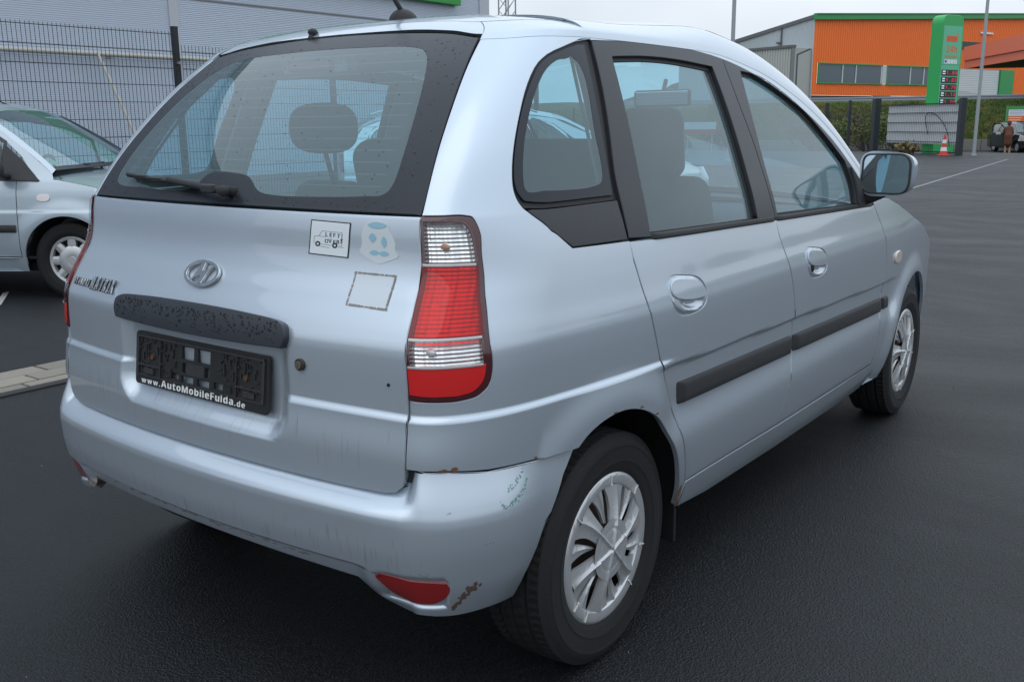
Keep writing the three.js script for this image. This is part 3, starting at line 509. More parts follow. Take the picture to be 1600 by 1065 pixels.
// doors
function doorSide(name, gapA, gapB, open, top, handleC, hs, label, low) {
  const yb = (s) => 1.062 - (s - 2.745) * 0.0245;
  const lower = [...along(gapA, yb(gapA(1.06)) - 0.006, low[0], 16), [gapB(low[1]), low[1]], ...along(gapB, low[1], yb(gapB(1.03)) - 0.006, 16).slice(1)];
  // handle cup: an opening shaped like a shield
  const [hc, hy] = handleC, cup = smooth([[-0.5, 0.34], [-0.40, 0.47], [-0.05, 0.50], [0.34, 0.42], [0.48, 0.20], [0.50, -0.05], [0.44, -0.28], [0.18, -0.46], [-0.25, -0.5], [-0.37, -0.34], [-0.47, 0.02]].map(([a, b]) => [hc + a * hs[0], hy + b * hs[1] - a * hs[0] * 0.11]), 0.01);
  const [dr, dl] = both(name, panel(lower, bodyAt, { hole: cup, holeFlange: 0.008, dy: 0.009 }), M.paint, car, car, label);
  // handle: bezel, sunken bowl and the flap over it
  const dish = (s, y) => { const u = (s - hc) / (hs[0] * 0.46), v = (y - hy + (s - hc) * 0.11) / (hs[1] * 0.46), e = Math.max(Math.abs(u), Math.abs(v)), q = Math.hypot(u, v); const rim = sstep(1.05, 0.86, Math.max(q * 0.93, e)); const bowl = v < 0.12 ? sstep(0.80, 0.35, Math.hypot((u - 0.12) / 0.95, (v + 0.36) / 0.62)) : 0; return bodyAt(s, y, -0.003 + 0.005 * rim - 0.012 * bowl); };
  const [hr, hl] = both('handle', panel(cup, dish, { ds: 0.006, dy: 0.006, inset: 0.0028, flange: 0.006 }), M.paint, dr, dl);
  const fl = smooth([[-0.42, 0.28], [-0.34, 0.38], [-0.05, 0.41], [0.29, 0.345], [0.41, 0.17], [0.435, -0.02, 1], [-0.41, -0.02, 1]].map(([a, b]) => [hc + a * hs[0], hy + b * hs[1] - a * hs[0] * 0.11]), 0.01);
  const flap = (s, y) => bodyAt(s, y, 0.0065);
  both('handle_flap', panel(fl, flap, { ds: 0.02, dy: 0.01, flange: 0.012, bevel: 0.003 }), M.paint, dr, dl);
  if (name === 'front_door') both('key_slot', [panel(smooth([[-0.30, -0.10], [-0.24, -0.10], [-0.22, -0.22], [-0.27, -0.30], [-0.31, -0.2]].map(([a, b]) => [hc + a * hs[0], hy + b * hs[1] - a * hs[0] * 0.11]), 0.01), at0(0.006), { ds: 0.02, dy: 0.02, inset: 0, flange: 0.006 })], M.dark, dr, dl);
  // black window frame
  const frameOut = [...along(gapA, yb(gapA(1.06)), top[0][1] - 0.002, 12), ...top.slice(1), ...along(gapB, top[top.length - 1][1] - 0.002, yb(gapB(1.03)), 12)];
  const oc = smooth(open, 0.02), last = open[open.length - 1], k0 = oc.reduce((b, p, i) => (Math.hypot(p[0] - last[0], p[1] - last[1]) < Math.hypot(oc[b][0] - last[0], oc[b][1] - last[1]) ? i : b), 0), lip = oc.slice(0, k0 + 1).reverse();
  const [fr, fl2] = both('window_frame', panel([...frameOut, ...lip], at0(0), { flange: 0.022 }), M.trim, dr, dl);
  // pane, a little inboard, and the rubber run round it
  const grow = oc.map(([s, y]) => [s, y]), cx = oc.reduce((a, p) => a + p[0], 0) / oc.length, cy = oc.reduce((a, p) => a + p[1], 0) / oc.length;
  const big = grow.map(([s, y]) => [s + (s > cx ? 0.012 : -0.012), y + (y > cy ? 0.012 : -0.02)]);
  both('window', panel(big, at0(-0.017), { inset: 0, flange: 0 }), M.mist, dr, dl);
  const run = oc.map(([s, y]) => [cx + (s - cx) * (1 - 0.011 / Math.max(0.1, Math.abs(s - cx))), cy + (y - cy) * (1 - 0.011 / Math.max(0.08, Math.abs(y - cy)))]);
  both('window_rubber', panel(oc, at0(-0.013), { hole: run, inset: 0, flange: 0, holeFlange: 0.005 }), M.rubber, dr, dl);
  return [dr, dl, yb];
}
const rearOpen = [[2.842, 1.056, 1], [2.850, 1.12], [2.858, 1.180], [2.883, 1.322], [2.915, 1.500, 1], [3.091, 1.508], [3.275, 1.507], [3.485, 1.496, 1], [3.489, 1.41], [3.489, 1.269], [3.483, 1.040, 1]];
const frontOpen = [[3.640, 1.041, 1], [3.638, 1.207], [3.655, 1.36], [3.685, 1.490, 1], [3.79, 1.482], [3.883, 1.462], [4.092, 1.381], [4.253, 1.280], [4.379, 1.187, 1], [4.403, 1.096], [4.397, 1.018, 1]];
const [rd, rdL, beltY] = doorSide('rear_door', RG, BG, rearOpen, trimRun(RG(1.54), BG(1.525)), [2.982, 0.895], [0.206, 0.105], 'right rear door with black window frame', [0.368, 0.358]);
const [fd, fdL] = doorSide('front_door', BG, FG, frontOpen, trimRun(BG(1.52), 4.56), [3.925, 0.868], [0.206, 0.104], 'right front door with black window frame', [0.357, 0.356]);
{ // dark rubber behind the shut lines
  const seal = (f, y0, y1) => gridGeo(1, 30, (u, v) => { const y = mix(y0, y1, v); return bodyAt(f(y) + (u - 0.5) * 0.03, y, -0.011); });
  both('door_seal', [seal(RG, 0.37, 1.53), seal(BG, 0.36, 1.52), seal(FG, 0.36, 1.03), gridGeo(60, 1, (u, v) => bodyAt(mix(3.0, 4.7, u), 0.366 - 0.018 * u * (1 - u * 0.35) + (v - 0.5) * 0.03, -0.011))], M.rubber);
  const tgs = (q) => gridGeo(1, 40, (u, v) => bodyAt(q * (1 + (u - 0.5) * 0.09), mix(0.6, 1.54, v), -0.014)), low = gridGeo(50, 1, (u, v) => bodyAt(mix(-1, 1, u), 0.566 + (v - 0.5) * 0.05, -0.016));
  part('tailgate_seal', [tgs(1), tgs(-1), low], M.rubber, car);
}
// belt strips, side mouldings
const ribbon = (s0, s1, yf, h, out, n = 30) => { const prof = [[-0.5, 0], [-0.46, 0.75], [-0.3, 1], [0.3, 1], [0.46, 0.75], [0.5, 0]]; const len = s1 - s0; return gridGeo(n, 9, (u, v) => { const k = v * 5, i = Math.min(4, Math.floor(k)), f = k - i, s = mix(s0, s1, u), e = Math.min(1, Math.min(u, 1 - u) * len / 0.012 + 0.02); return bodyAt(s, yf(s) + mix(prof[i][0], prof[i + 1][0], f) * h, mix(prof[i][1], prof[i + 1][1], f) * out * e - 0.002); }); };
both('belt_strip', ribbon(2.842, 3.612, (s) => beltY(s) - 0.002, 0.017, 0.009), M.rubber, rd, rdL);
both('belt_strip', ribbon(3.618, 4.585, (s) => beltY(s) - 0.002, 0.017, 0.009), M.rubber, fd, fdL);
const mouldY = (s) => 0.634 - (s - 2.94) * 0.0205;
both('moulding', ribbon(2.938, 3.748, mouldY, 0.062, 0.017), M.plastic, rd, rdL);
both('moulding', ribbon(3.756, 4.735, mouldY, 0.058, 0.017), M.plastic, fd, fdL);
// front wing, sill, indicator
{
  const archF = []; for (let a = 203; a >= -12; a -= 7) { const t = a * Math.PI / 180; archF.push([HUB_F + 0.358 * Math.cos(t), HUB_Y + 0.005 + 0.362 * Math.sin(t)]); }
  const poly = [...along(FG, 0.352, 1.035, 18), [4.70, 1.033], [4.82, 1.022], [4.95, 0.992], [5.08, 0.955], [5.22, 0.915], [5.4, 0.868], [5.6, 0.80], [5.75, 0.74], [5.78, 0.5], [5.78, 0.30], ...archF.reverse().filter((p) => p[1] > 0.24), [4.87, 0.25], [4.70, 0.25]];
  const [wr, wl] = both('front_wing', panel(poly, bodyAt, { dy: 0.012, ds: 0.025 }), M.paint);
  const ind = smooth([[4.868, 0.785], [4.90, 0.794], [4.945, 0.792], [4.957, 0.775], [4.945, 0.756], [4.90, 0.752], [4.868, 0.760]], 0.01);
  both('indicator', panel(ind, at0(0.008), { ds: 0.02, dy: 0.02, inset: 0, flange: 0.012, bevel: 0.004 }), phys(0.75, 0.62, 0.55, { roughness: 0.2, clearcoat: 1 }), wr, wl);
  both('sill', panel([[3.012, 0.285], [3.012, 0.366], [3.28, 0.362], [3.68, 0.352], [4.17, 0.349], [4.686, 0.348], [4.686, 0.245], [4.41, 0.238], [3.74, 0.244], [3.22, 0.262]], at0(0.002), { dy: 0.02 }), M.paint);
  both('moulding_end', ribbon(4.748, 4.83, mouldY, 0.05, 0.015), M.plastic, wr, wl);
}
// roof and screen
{
  const vA = 0.272;
  const roofFn = (s, v) => roofAt(s, v), R0 = 3.66;
  const half = [gridGeo(90, 18, (a, b) => roofAt(mix(1.0, R0, a), mix(vA + 0.009, 1, b)))];
  const mid = gridGeo(40, 18, (a, b) => roofAt(mix(-1.0, 1.0, a), mix(vA + 0.009, 1, b)));
  part('roof', [half[0], mirrorX(half[0]), mid], M.paint, car);
  part('roof_spoiler', [gridGeo(60, 12, (a, b) => roofAt(mix(-0.995, 0.995, a), b * vA)), gridGeo(60, 2, (a, b) => { const p = bodyAt(mix(-0.995, 0.995, a), gutterY(mix(-0.995, 0.995, a)) - 0.006 * b, -0.02 * b); return p; }, true)], M.paint, car);
  part('roof_seal', [gridGeo(60, 1, (a, b) => roofAt(mix(-1, 1, a), vA - 0.004 + 0.016 * b, -0.006)), ...[1, -1].map((q) => { const g = gridGeo(100, 1, (a, b) => roofAt(mix(1.0, 4.66, a), vA - 0.004 + 0.016 * b, -0.006)); return q > 0 ? g : mirrorX(g); })], M.rubber, car);
  const ws = gridGeo(40, 24, (a, b) => roofAt(mix(R0 + 0.05, 4.66, a), mix(vA + 0.03, 1, b)));
  part('windscreen', [ws, mirrorX(ws)], M.mist, car);
  const sf = gridGeo(40, 3, (a, b) => roofAt(mix(R0, 4.66, a), mix(vA + 0.01, vA + 0.05, b), 0.001)), hd = gridGeo(3, 24, (a, b) => roofAt(mix(R0, R0 + 0.11, a), mix(vA, 1, b), 0.001));
  part('windscreen_border', [sf, mirrorX(sf), hd, mirrorX(hd)], M.frit, car);
  const liner = gridGeo(60, 14, (a, b) => roofAt(mix(1.0, R0, a), mix(0.05, 1, b), -0.035)), lm = gridGeo(40, 14, (a, b) => roofAt(mix(-1, 1, a), mix(0.15, 1, b), -0.035));
  part('headliner', [liner, mirrorX(liner), lm], M.headliner, car);
}
// bonnet, front bumper, headlamps: hardly seen from behind
{
  const hood = gridGeo(30, 24, (u, v) => { const x = mix(-1, 1, u), z = mix(-2.78, -3.84, v), w = mix(0.745, 0.60, v ** 1.6), y = mix(1.0, 0.74, v ** 1.5) + 0.05 * (1 - x * x) - 0.012 * Math.abs(x) ** 6; return [x * w, y, z]; });
  part('bonnet', hood, M.paint, car);
  part('cowl', gridGeo(20, 4, (u, v) => [mix(-0.76, 0.76, u), 0.985 + 0.04 * (1 - (2 * u - 1) ** 2), mix(-2.58, -2.82, v)]), M.plastic, car);
  part('front_bumper', gridGeo(60, 12, (u, v) => { const a = mix(-1, 1, u), y = mix(0.22, 0.66, v), x = 0.80 * Math.sign(a) * (1 - (1 - Math.abs(a)) ** 2.2), z = -3.98 + 0.10 * Math.abs(a) ** 2 + Math.max(0, Math.abs(a) - 0.62) * 0.42 / 0.38 - 0.03 * Math.sin(v * 3.1); return [x, y, z]; }), M.paint, car);
  for (const q of [1, -1]) {
    const g = gridGeo(12, 10, (u, v) => { const t = u * 1.25, x = q * (0.44 + 0.33 * Math.sin(t * 1.05)), z = -3.86 + 0.42 * (1 - Math.cos(t * 1.1)), y = mix(0.62, 0.83, v) - 0.0 * u; return [x, y, z + 0.12 * v]; });
    part('headlamp', g, phys(0.8, 0.78, 0.74, { transmission: 0.6, roughness: 0.1, clearcoat: 1 }), car);
    part('lamp_bowl', gridGeo(10, 8, (u, v) => [q * (0.42 + 0.3 * u), mix(0.6, 0.82, v), -3.80 + 0.3 * u * u + 0.14 * v]), M.satin, car);
  }
}
// tailgate
const TG = [];
{
  for (const y of [1.1, 1.05, 1.0, 0.95, 0.9, 0.85, 0.8, 0.75, 0.7]) TG.push([1, y]);
  const R = [[1, 1.149], ...TG, [0.999, 0.655], [0.995, 0.612], [0.982, 0.590], [0.955, 0.575], [0.91, 0.568], [0.75, 0.566], [0.45, 0.567], [0.2, 0.568], [0, 0.568]];
  const poly = [...R, ...R.slice(0, -1).reverse().map(([s, y]) => [-s, y]), ...[-0.8, -0.4, 0, 0.4, 0.8].map((s) => [s, 1.149])];
  const tg = part('tailgate', panel(poly, bodyAt, { ds: 0.016, dy: 0.01, flange: 0.018 }), M.paint, car);
  // black strip above the plate
  const strip = smooth([[-0.494, 0.858, 1], [-0.508, 0.880], [-0.500, 0.902], [-0.470, 0.913], [-0.32, 0.922], [0, 0.927], [0.32, 0.922], [0.470, 0.913], [0.500, 0.902], [0.508, 0.880], [0.494, 0.858, 1], [0.25, 0.855], [0, 0.854], [-0.25, 0.855]], 0.02);
  const stripFn = (s, y) => { const o = outline(Math.abs(s), 0.885), q = s < 0 ? -1 : 1, t = (y - 0.854) / 0.073, d = 0.009 + 0.012 * Math.sqrt(Math.max(0, 1 - t * t * 0.93)) - 0.006 * t; return [q * (o[0] + o[2] * d), y, o[1] + o[3] * d]; };
  part('grip_strip', panel(strip, stripFn, { ds: 0.02, dy: 0.008, inset: 0, flange: 0.035, bevel: 0.004 }), std(0.035, 0.04, 0.05, 0.3), tg);
  // lock
  const lk = new THREE.CylinderGeometry(0.0135, 0.0145, 0.014, 24).rotateX(Math.PI / 2), lc = bodyAt(0.5605, 0.822);
  part('lock', [lk.clone().translate(lc[0], lc[1], lc[2])], std(0.05, 0.045, 0.04, 0.5, 0.3), tg);
  part('lock_barrel', [new THREE.CylinderGeometry(0.009, 0.009, 0.006, 20).rotateX(Math.PI / 2).translate(lc[0], lc[1], lc[2] + 0.007), new THREE.BoxGeometry(0.002, 0.008, 0.002).translate(lc[0], lc[1], lc[2] + 0.0105)], std(0.28, 0.24, 0.18, 0.4, 0.7), tg);
  part('bump_stop', [new THREE.SphereGeometry(0.004, 10, 8).translate(...bodyAt(0.923, 0.806))], M.dark, tg);
  // badge: an oval ring with a slanted letter
  const bc = bodyAt(-0.026, 0.987, 0.004), f = surfaceFrame(bodyAt, -0.026, 0.987), tilt = Math.atan2(f.n[1], f.n[2]);
  const ring = new THREE.Shape().absellipse(0, 0, 0.066, 0.0345, 0, Math.PI * 2), hole = new THREE.Path().absellipse(0, 0, 0.058, 0.0275, 0, Math.PI * 2); ring.holes.push(hole);
  const H = new THREE.Shape(); H.moveTo(-0.036, -0.0225); H.bezierCurveTo(-0.022, -0.012, -0.018, 0.006, -0.012, 0.0285); H.lineTo(0.002, 0.029); H.bezierCurveTo(0.000, 0.016, 0.000, 0.010, 0.001, 0.006); H.bezierCurveTo(0.014, 0.006, 0.022, 0.010, 0.030, 0.0245); H.lineTo(0.038, 0.0225); H.bezierCurveTo(0.024, 0.012, 0.018, -0.006, 0.012, -0.0285); H.lineTo(-0.002, -0.029); H.bezierCurveTo(0.000, -0.016, 0.000, -0.010, -0.001, -0.006); H.bezierCurveTo(-0.014, -0.006, -0.022, -0.010, -0.030, -0.0245); H.closePath();
  const ex = { depth: 0.004, bevelEnabled: true, bevelSize: 0.0014, bevelThickness: 0.0018, bevelSegments: 3, curveSegments: 28 };
  const put = (g, c, t) => { g.rotateX(-t); g.translate(...c); return g; };
  part('badge', [put(new THREE.ExtrudeGeometry(ring, ex), bc, tilt), put(new THREE.ExtrudeGeometry(H, ex), bc, tilt)], M.chrome, tg);
  // lettering
  const font = await new FontLoader().loadAsync('fonts/droid/droid_sans_bold.typeface.json');
  const word = (txt, size, s0, s1, y, sx, edge = 0) => { const gs = []; let w = 0; const gl = [...txt].map((ch) => { const g = new TextGeometry(ch, { font, size, depth: edge ? 0.0016 : 0.004, curveSegments: 3, bevelEnabled: true, bevelSize: edge ? 0.0012 : 0.0003, bevelThickness: 0.0004, bevelSegments: 1 }); g.computeBoundingBox(); const b = g.boundingBox, x = w; if (edge) { b.min.x += 0.0009; b.max.x -= 0.0009; } w += (b.max.x - b.min.x) + size * 0.14; g.translate(-b.min.x, 0, 0); return [g, x]; }); const xs0 = bodyAt(s0, y)[0], xs1 = bodyAt(s1, y)[0]; for (const [g, x] of gl) { g.scale(sx(w), 1, 1); const s = s0 + (s1 - s0) * (x / w), c = bodyAt(s, y, 0.001), fr = surfaceFrame(bodyAt, s, y + size / 2), tl = Math.atan2(fr.n[1], Math.hypot(fr.n[0], fr.n[2])), yw = Math.atan2(fr.n[0], fr.n[2]); g.applyMatrix4(new THREE.Matrix4().makeShear(0, 0.12, 0, 0, 0, 0)); g.rotateX(-tl); g.rotateY(yw); g.translate(...c); gs.push(g); } return gs; };
  const span = (s0, s1, y) => Math.hypot(bodyAt(s1, y)[0] - bodyAt(s0, y)[0], bodyAt(s1, y)[2] - bodyAt(s0, y)[2]);
  const w1 = span(-0.955, -0.80, 0.91), w2 = span(-0.79, -0.575, 0.905);
  part('lettering_edge', [...word('HYUNDAI', 0.019, -0.955, -0.80, 0.909, (w) => w1 / w, 1), ...word('MATRIX', 0.036, -0.79, -0.575, 0.905, (w) => w2 / w, 1)], std(0.02, 0.022, 0.026, 0.4), tg);
  part('lettering', [...word('HYUNDAI', 0.019, -0.955, -0.80, 0.909, (w) => w1 / w), ...word('MATRIX', 0.036, -0.79, -0.575, 0.905, (w) => w2 / w)], M.chrome, tg);
  // stickers
  const quad = (pts, off, f = bodyAt) => gridGeo(8, 8, (u, v) => { const a = [0, 1].map((k) => mix(mix(pts[3][k], pts[2][k], u), mix(pts[0][k], pts[1][k], u), v)); return [...bodyAt(a[0], a[1], off), u, v]; });
  const vanTex = canvasTex(256, 220, (g, w, h) => {
    g.fillStyle = '#dfe6ea'; g.fillRect(0, 0, w, h); g.strokeStyle = '#15181c'; g.lineWidth = 9; g.strokeRect(2, 2, w - 4, h - 4); g.lineWidth = 2.2; g.lineJoin = 'round';
    g.beginPath(); g.moveTo(30, 148); g.lineTo(30, 104); g.lineTo(60, 100); g.lineTo(80, 66); g.lineTo(206, 66); g.lineTo(210, 150); g.lineTo(190, 150); g.moveTo(62, 150); g.lineTo(145, 152); g.moveTo(60, 100); g.lineTo(104, 102); g.lineTo(104, 70); g.moveTo(70, 164); g.lineTo(132, 168); g.moveTo(185, 158); g.lineTo(222, 158); g.stroke();
    g.lineWidth = 4; g.beginPath(); g.moveTo(208, 74); g.lineTo(207, 116); g.stroke();
    for (const x of [56, 166]) { g.fillStyle = '#15181c'; g.beginPath(); g.arc(x, 150, 17, 0, 7); g.fill(); g.fillStyle = '#dfe6ea'; g.beginPath(); g.arc(x, 150, 7.5, 0, 7); g.fill(); }
    g.fillStyle = '#15181c'; g.font = 'bold 36px sans-serif'; [['L', 100, 100, -0.08], ['E', 125, 99, 0.05], ['F', 150, 100, -0.05], ['T', 175, 101, 0.1], ['O', 98, 140, 0], ['V', 125, 138, -0.12], ['E', 150, 142, 0.06], ['R', 172, 140, 0], ['S', 194, 130, 0.2]].forEach(([c, x, y, a]) => { g.save(); g.translate(x, y); g.rotate(a); g.fillText(c, 0, 0); g.restore(); });
  });
  part('sticker', quad([[0.522, 1.132], [0.707, 1.129], [0.690, 1.052], [0.505, 1.055]], 0.0012), new THREE.MeshStandardMaterial({ map: vanTex, roughness: 0.4, side: THREE.DoubleSide }), tg, 'white rectangular sticker with a line drawing of a van');
  const so = smooth([[0.762, 1.120], [0.775, 1.134], [0.822, 1.137], [0.868, 1.130], [0.874, 1.114], [0.893, 1.092], [0.893, 1.075], [0.905, 1.064], [0.870, 1.054], [0.822, 1.046], [0.775, 1.056], [0.740, 1.070], [0.752, 1.084], [0.752, 1.102]], 0.02);
  const soF = panel(so, at0(0.0012), { inset: 0, flange: 0.001, bevel: 0.0003 });
  part('sticker', soF, std(0.60, 0.65, 0.68, 0.4), tg, 'white cut-out sticker with pale blue patches');
  const blob = (s, y, a, b, off = 0.0018) => panel(smooth([[s - a, y], [s, y + b], [s + a, y], [s, y - b]], 0.01), at0(off), { inset: 0, flange: 0 });
  part('sticker_print', [blob(0.822, 1.127, 0.042, 0.007), blob(0.800, 1.100, 0.016, 0.010), blob(0.848, 1.092, 0.012, 0.012), blob(0.806, 1.068, 0.022, 0.006), blob(0.846, 1.067, 0.022, 0.006)], std(0.28, 0.50, 0.60, 0.5), tg);
  const gq = [[0.730, 1.024], [0.897, 1.023], [0.889, 0.957], [0.726, 0.960]];
  part('sticker_residue', quad(gq, 0.0009), std(0.58, 0.63, 0.68, 0.35, 0.1), tg, 'pale rectangle with a dirty edge where a sticker was');
  const rg = rng(9), edges = []; for (let e = 0; e < 4; e++) { const A = gq[e], B = gq[(e + 1) % 4]; for (let i = 0; i < 22; i++) { if (rg() < 0.18) continue; const t = i / 22, p = [mix(A[0], B[0], t), mix(A[1], B[1], t)], w = e % 2 ? 0.002 + 0.0025 * rg() : 0.004, hh = e % 2 ? 0.0022 : 0.0012 + 0.0014 * rg(); edges.push(panel([[p[0] - w - (e % 2 ? 0 : 0.003), p[1] - hh], [p[0] + w + (e % 2 ? 0 : 0.003), p[1] - hh * 1.2], [p[0] + w, p[1] + hh], [p[0] - w, p[1] + hh * 0.8]], at0(0.0014), { inset: 0, flange: 0 })); } }
  part('dirt_edge', edges, std(0.26, 0.24, 0.22, 0.95), tg).userData.kind = 'stuff';
  // number plate holder
  const P0 = [0, 0.7555, -0.0855], ptilt = 0.13, frame = part('plate_holder', (() => {
    const W = 0.2635, Hh = 0.068, sh = new THREE.Shape(); const rr = 0.012; sh.moveTo(-W + rr, -Hh); sh.lineTo(W - rr, -Hh); sh.quadraticCurveTo(W, -Hh, W, -Hh + rr); sh.lineTo(W, Hh - rr); sh.quadraticCurveTo(W, Hh, W - rr, Hh); sh.lineTo(-W + rr, Hh); sh.quadraticCurveTo(-W, Hh, -W, Hh - rr); sh.lineTo(-W, -Hh + rr); sh.quadraticCurveTo(-W, -Hh, -W + rr, -Hh);
    const win = (x0, y0, x1, y1) => { const p = new THREE.Path(); p.moveTo(x0, y0); p.lineTo(x0, y1); p.lineTo(x1, y1); p.lineTo(x1, y0); p.closePath(); sh.holes.push(p); };
    win(-0.068, 0.018, -0.017, 0.052); win(-0.003, 0.018, 0.048, 0.052); win(-0.066, -0.016, -0.045, 0.010); win(0.026, -0.016, 0.046, 0.010); win(-0.112, -0.038, -0.078, -0.020); win(-0.068, -0.041, -0.018, -0.022); win(-0.004, -0.041, 0.046, -0.022); win(0.062, -0.038, 0.098, -0.020);
    const r2 = rng(41); for (const q of [-1, 1]) for (let i = 0; i < 22; i++) { const x = q * (0.085 + 0.155 * r2()), y = mix(-0.014, 0.048, r2()), w = r2() < 0.5 ? 0.002 : 0.008, h = w < 0.003 ? 0.010 * (0.5 + r2()) : 0.002; sh.holes.every((hh) => { const p = hh.getPoints()[0]; return Math.hypot(p.x - x, p.y - y) > 0.017; }) && win(x, y, x + w, y + h); }
    const g = new THREE.ExtrudeGeometry(sh, { depth: 0.006, bevelEnabled: true, bevelSize: 0.001, bevelThickness: 0.001, bevelSegments: 1 }); g.rotateX(ptilt * -1); g.translate(...P0); return g;
  })(), std(0.016, 0.017, 0.018, 0.45), tg);
  const onPlate = (g) => { g.rotateX(-ptilt); g.translate(...P0); return g; };
  part('lattice', (() => { const r2 = rng(43), l = []; for (let i = 0; i < 120; i++) { const q = i % 2 ? 1 : -1, x = q * (0.082 + 0.172 * r2()), y = mix(-0.034, 0.056, r2()), v = r2() < 0.65; l.push(box(v ? 0.002 : 0.012 * (0.5 + r2()), v ? 0.012 * (0.6 + r2()) : 0.002, 0.004, x, y, 0.009)); } for (const q of [-1, 1]) l.push(box(0.095, 0.004, 0.006, q * 0.2, -0.016, 0.009), box(0.003, 0.1, 0.006, q * 0.152, 0.006, 0.009), box(0.04, 0.014, 0.006, q * 0.2, -0.03, 0.008), box(0.008, 0.1, 0.005, q * 0.25, 0.006, 0.009)); l.push(box(0.505, 0.006, 0.006, 0, 0.058, 0.009), box(0.5, 0.003, 0.006, 0, -0.0438, 0.008), box(0.068, 0.03, 0.004, -0.009, -0.003, 0.006)); return onPlate(join(l)); })(), M.plastic, frame);
  part('bolt', [-1, 1].map((q) => onPlate(new THREE.CylinderGeometry(0.007, 0.008, 0.008, 10).rotateX(Math.PI / 2).translate(q * 0.187, 0.008, 0.008))), std(0.10, 0.045, 0.02, 0.9), frame, 'rusty bolt heads');
  const tx = []; { let x = 0; const gl = [...'www.AutoMobileFulda.de'].map((ch, i) => { const big = i > 3 && i < 19, g = new TextGeometry(ch, { font, size: big ? 0.0172 : 0.013, depth: 0.0008, curveSegments: 3 }); g.computeBoundingBox(); const b = g.boundingBox; g.translate(-b.min.x, 0, 0); const o = [g, x]; x += b.max.x - b.min.x + (ch === '.' ? 0.0035 : 0.0036); return o; }); const k = 0.425 / x; for (const [g, gx] of gl) { g.scale(k, Math.min(1.05, k * 1.0), 1); g.translate(-0.235 + gx * k, -0.0640, 0.0078); tx.push(onPlate(g)); } }
  part('lettering', tx, std(0.8, 0.82, 0.82, 0.5), frame);
}
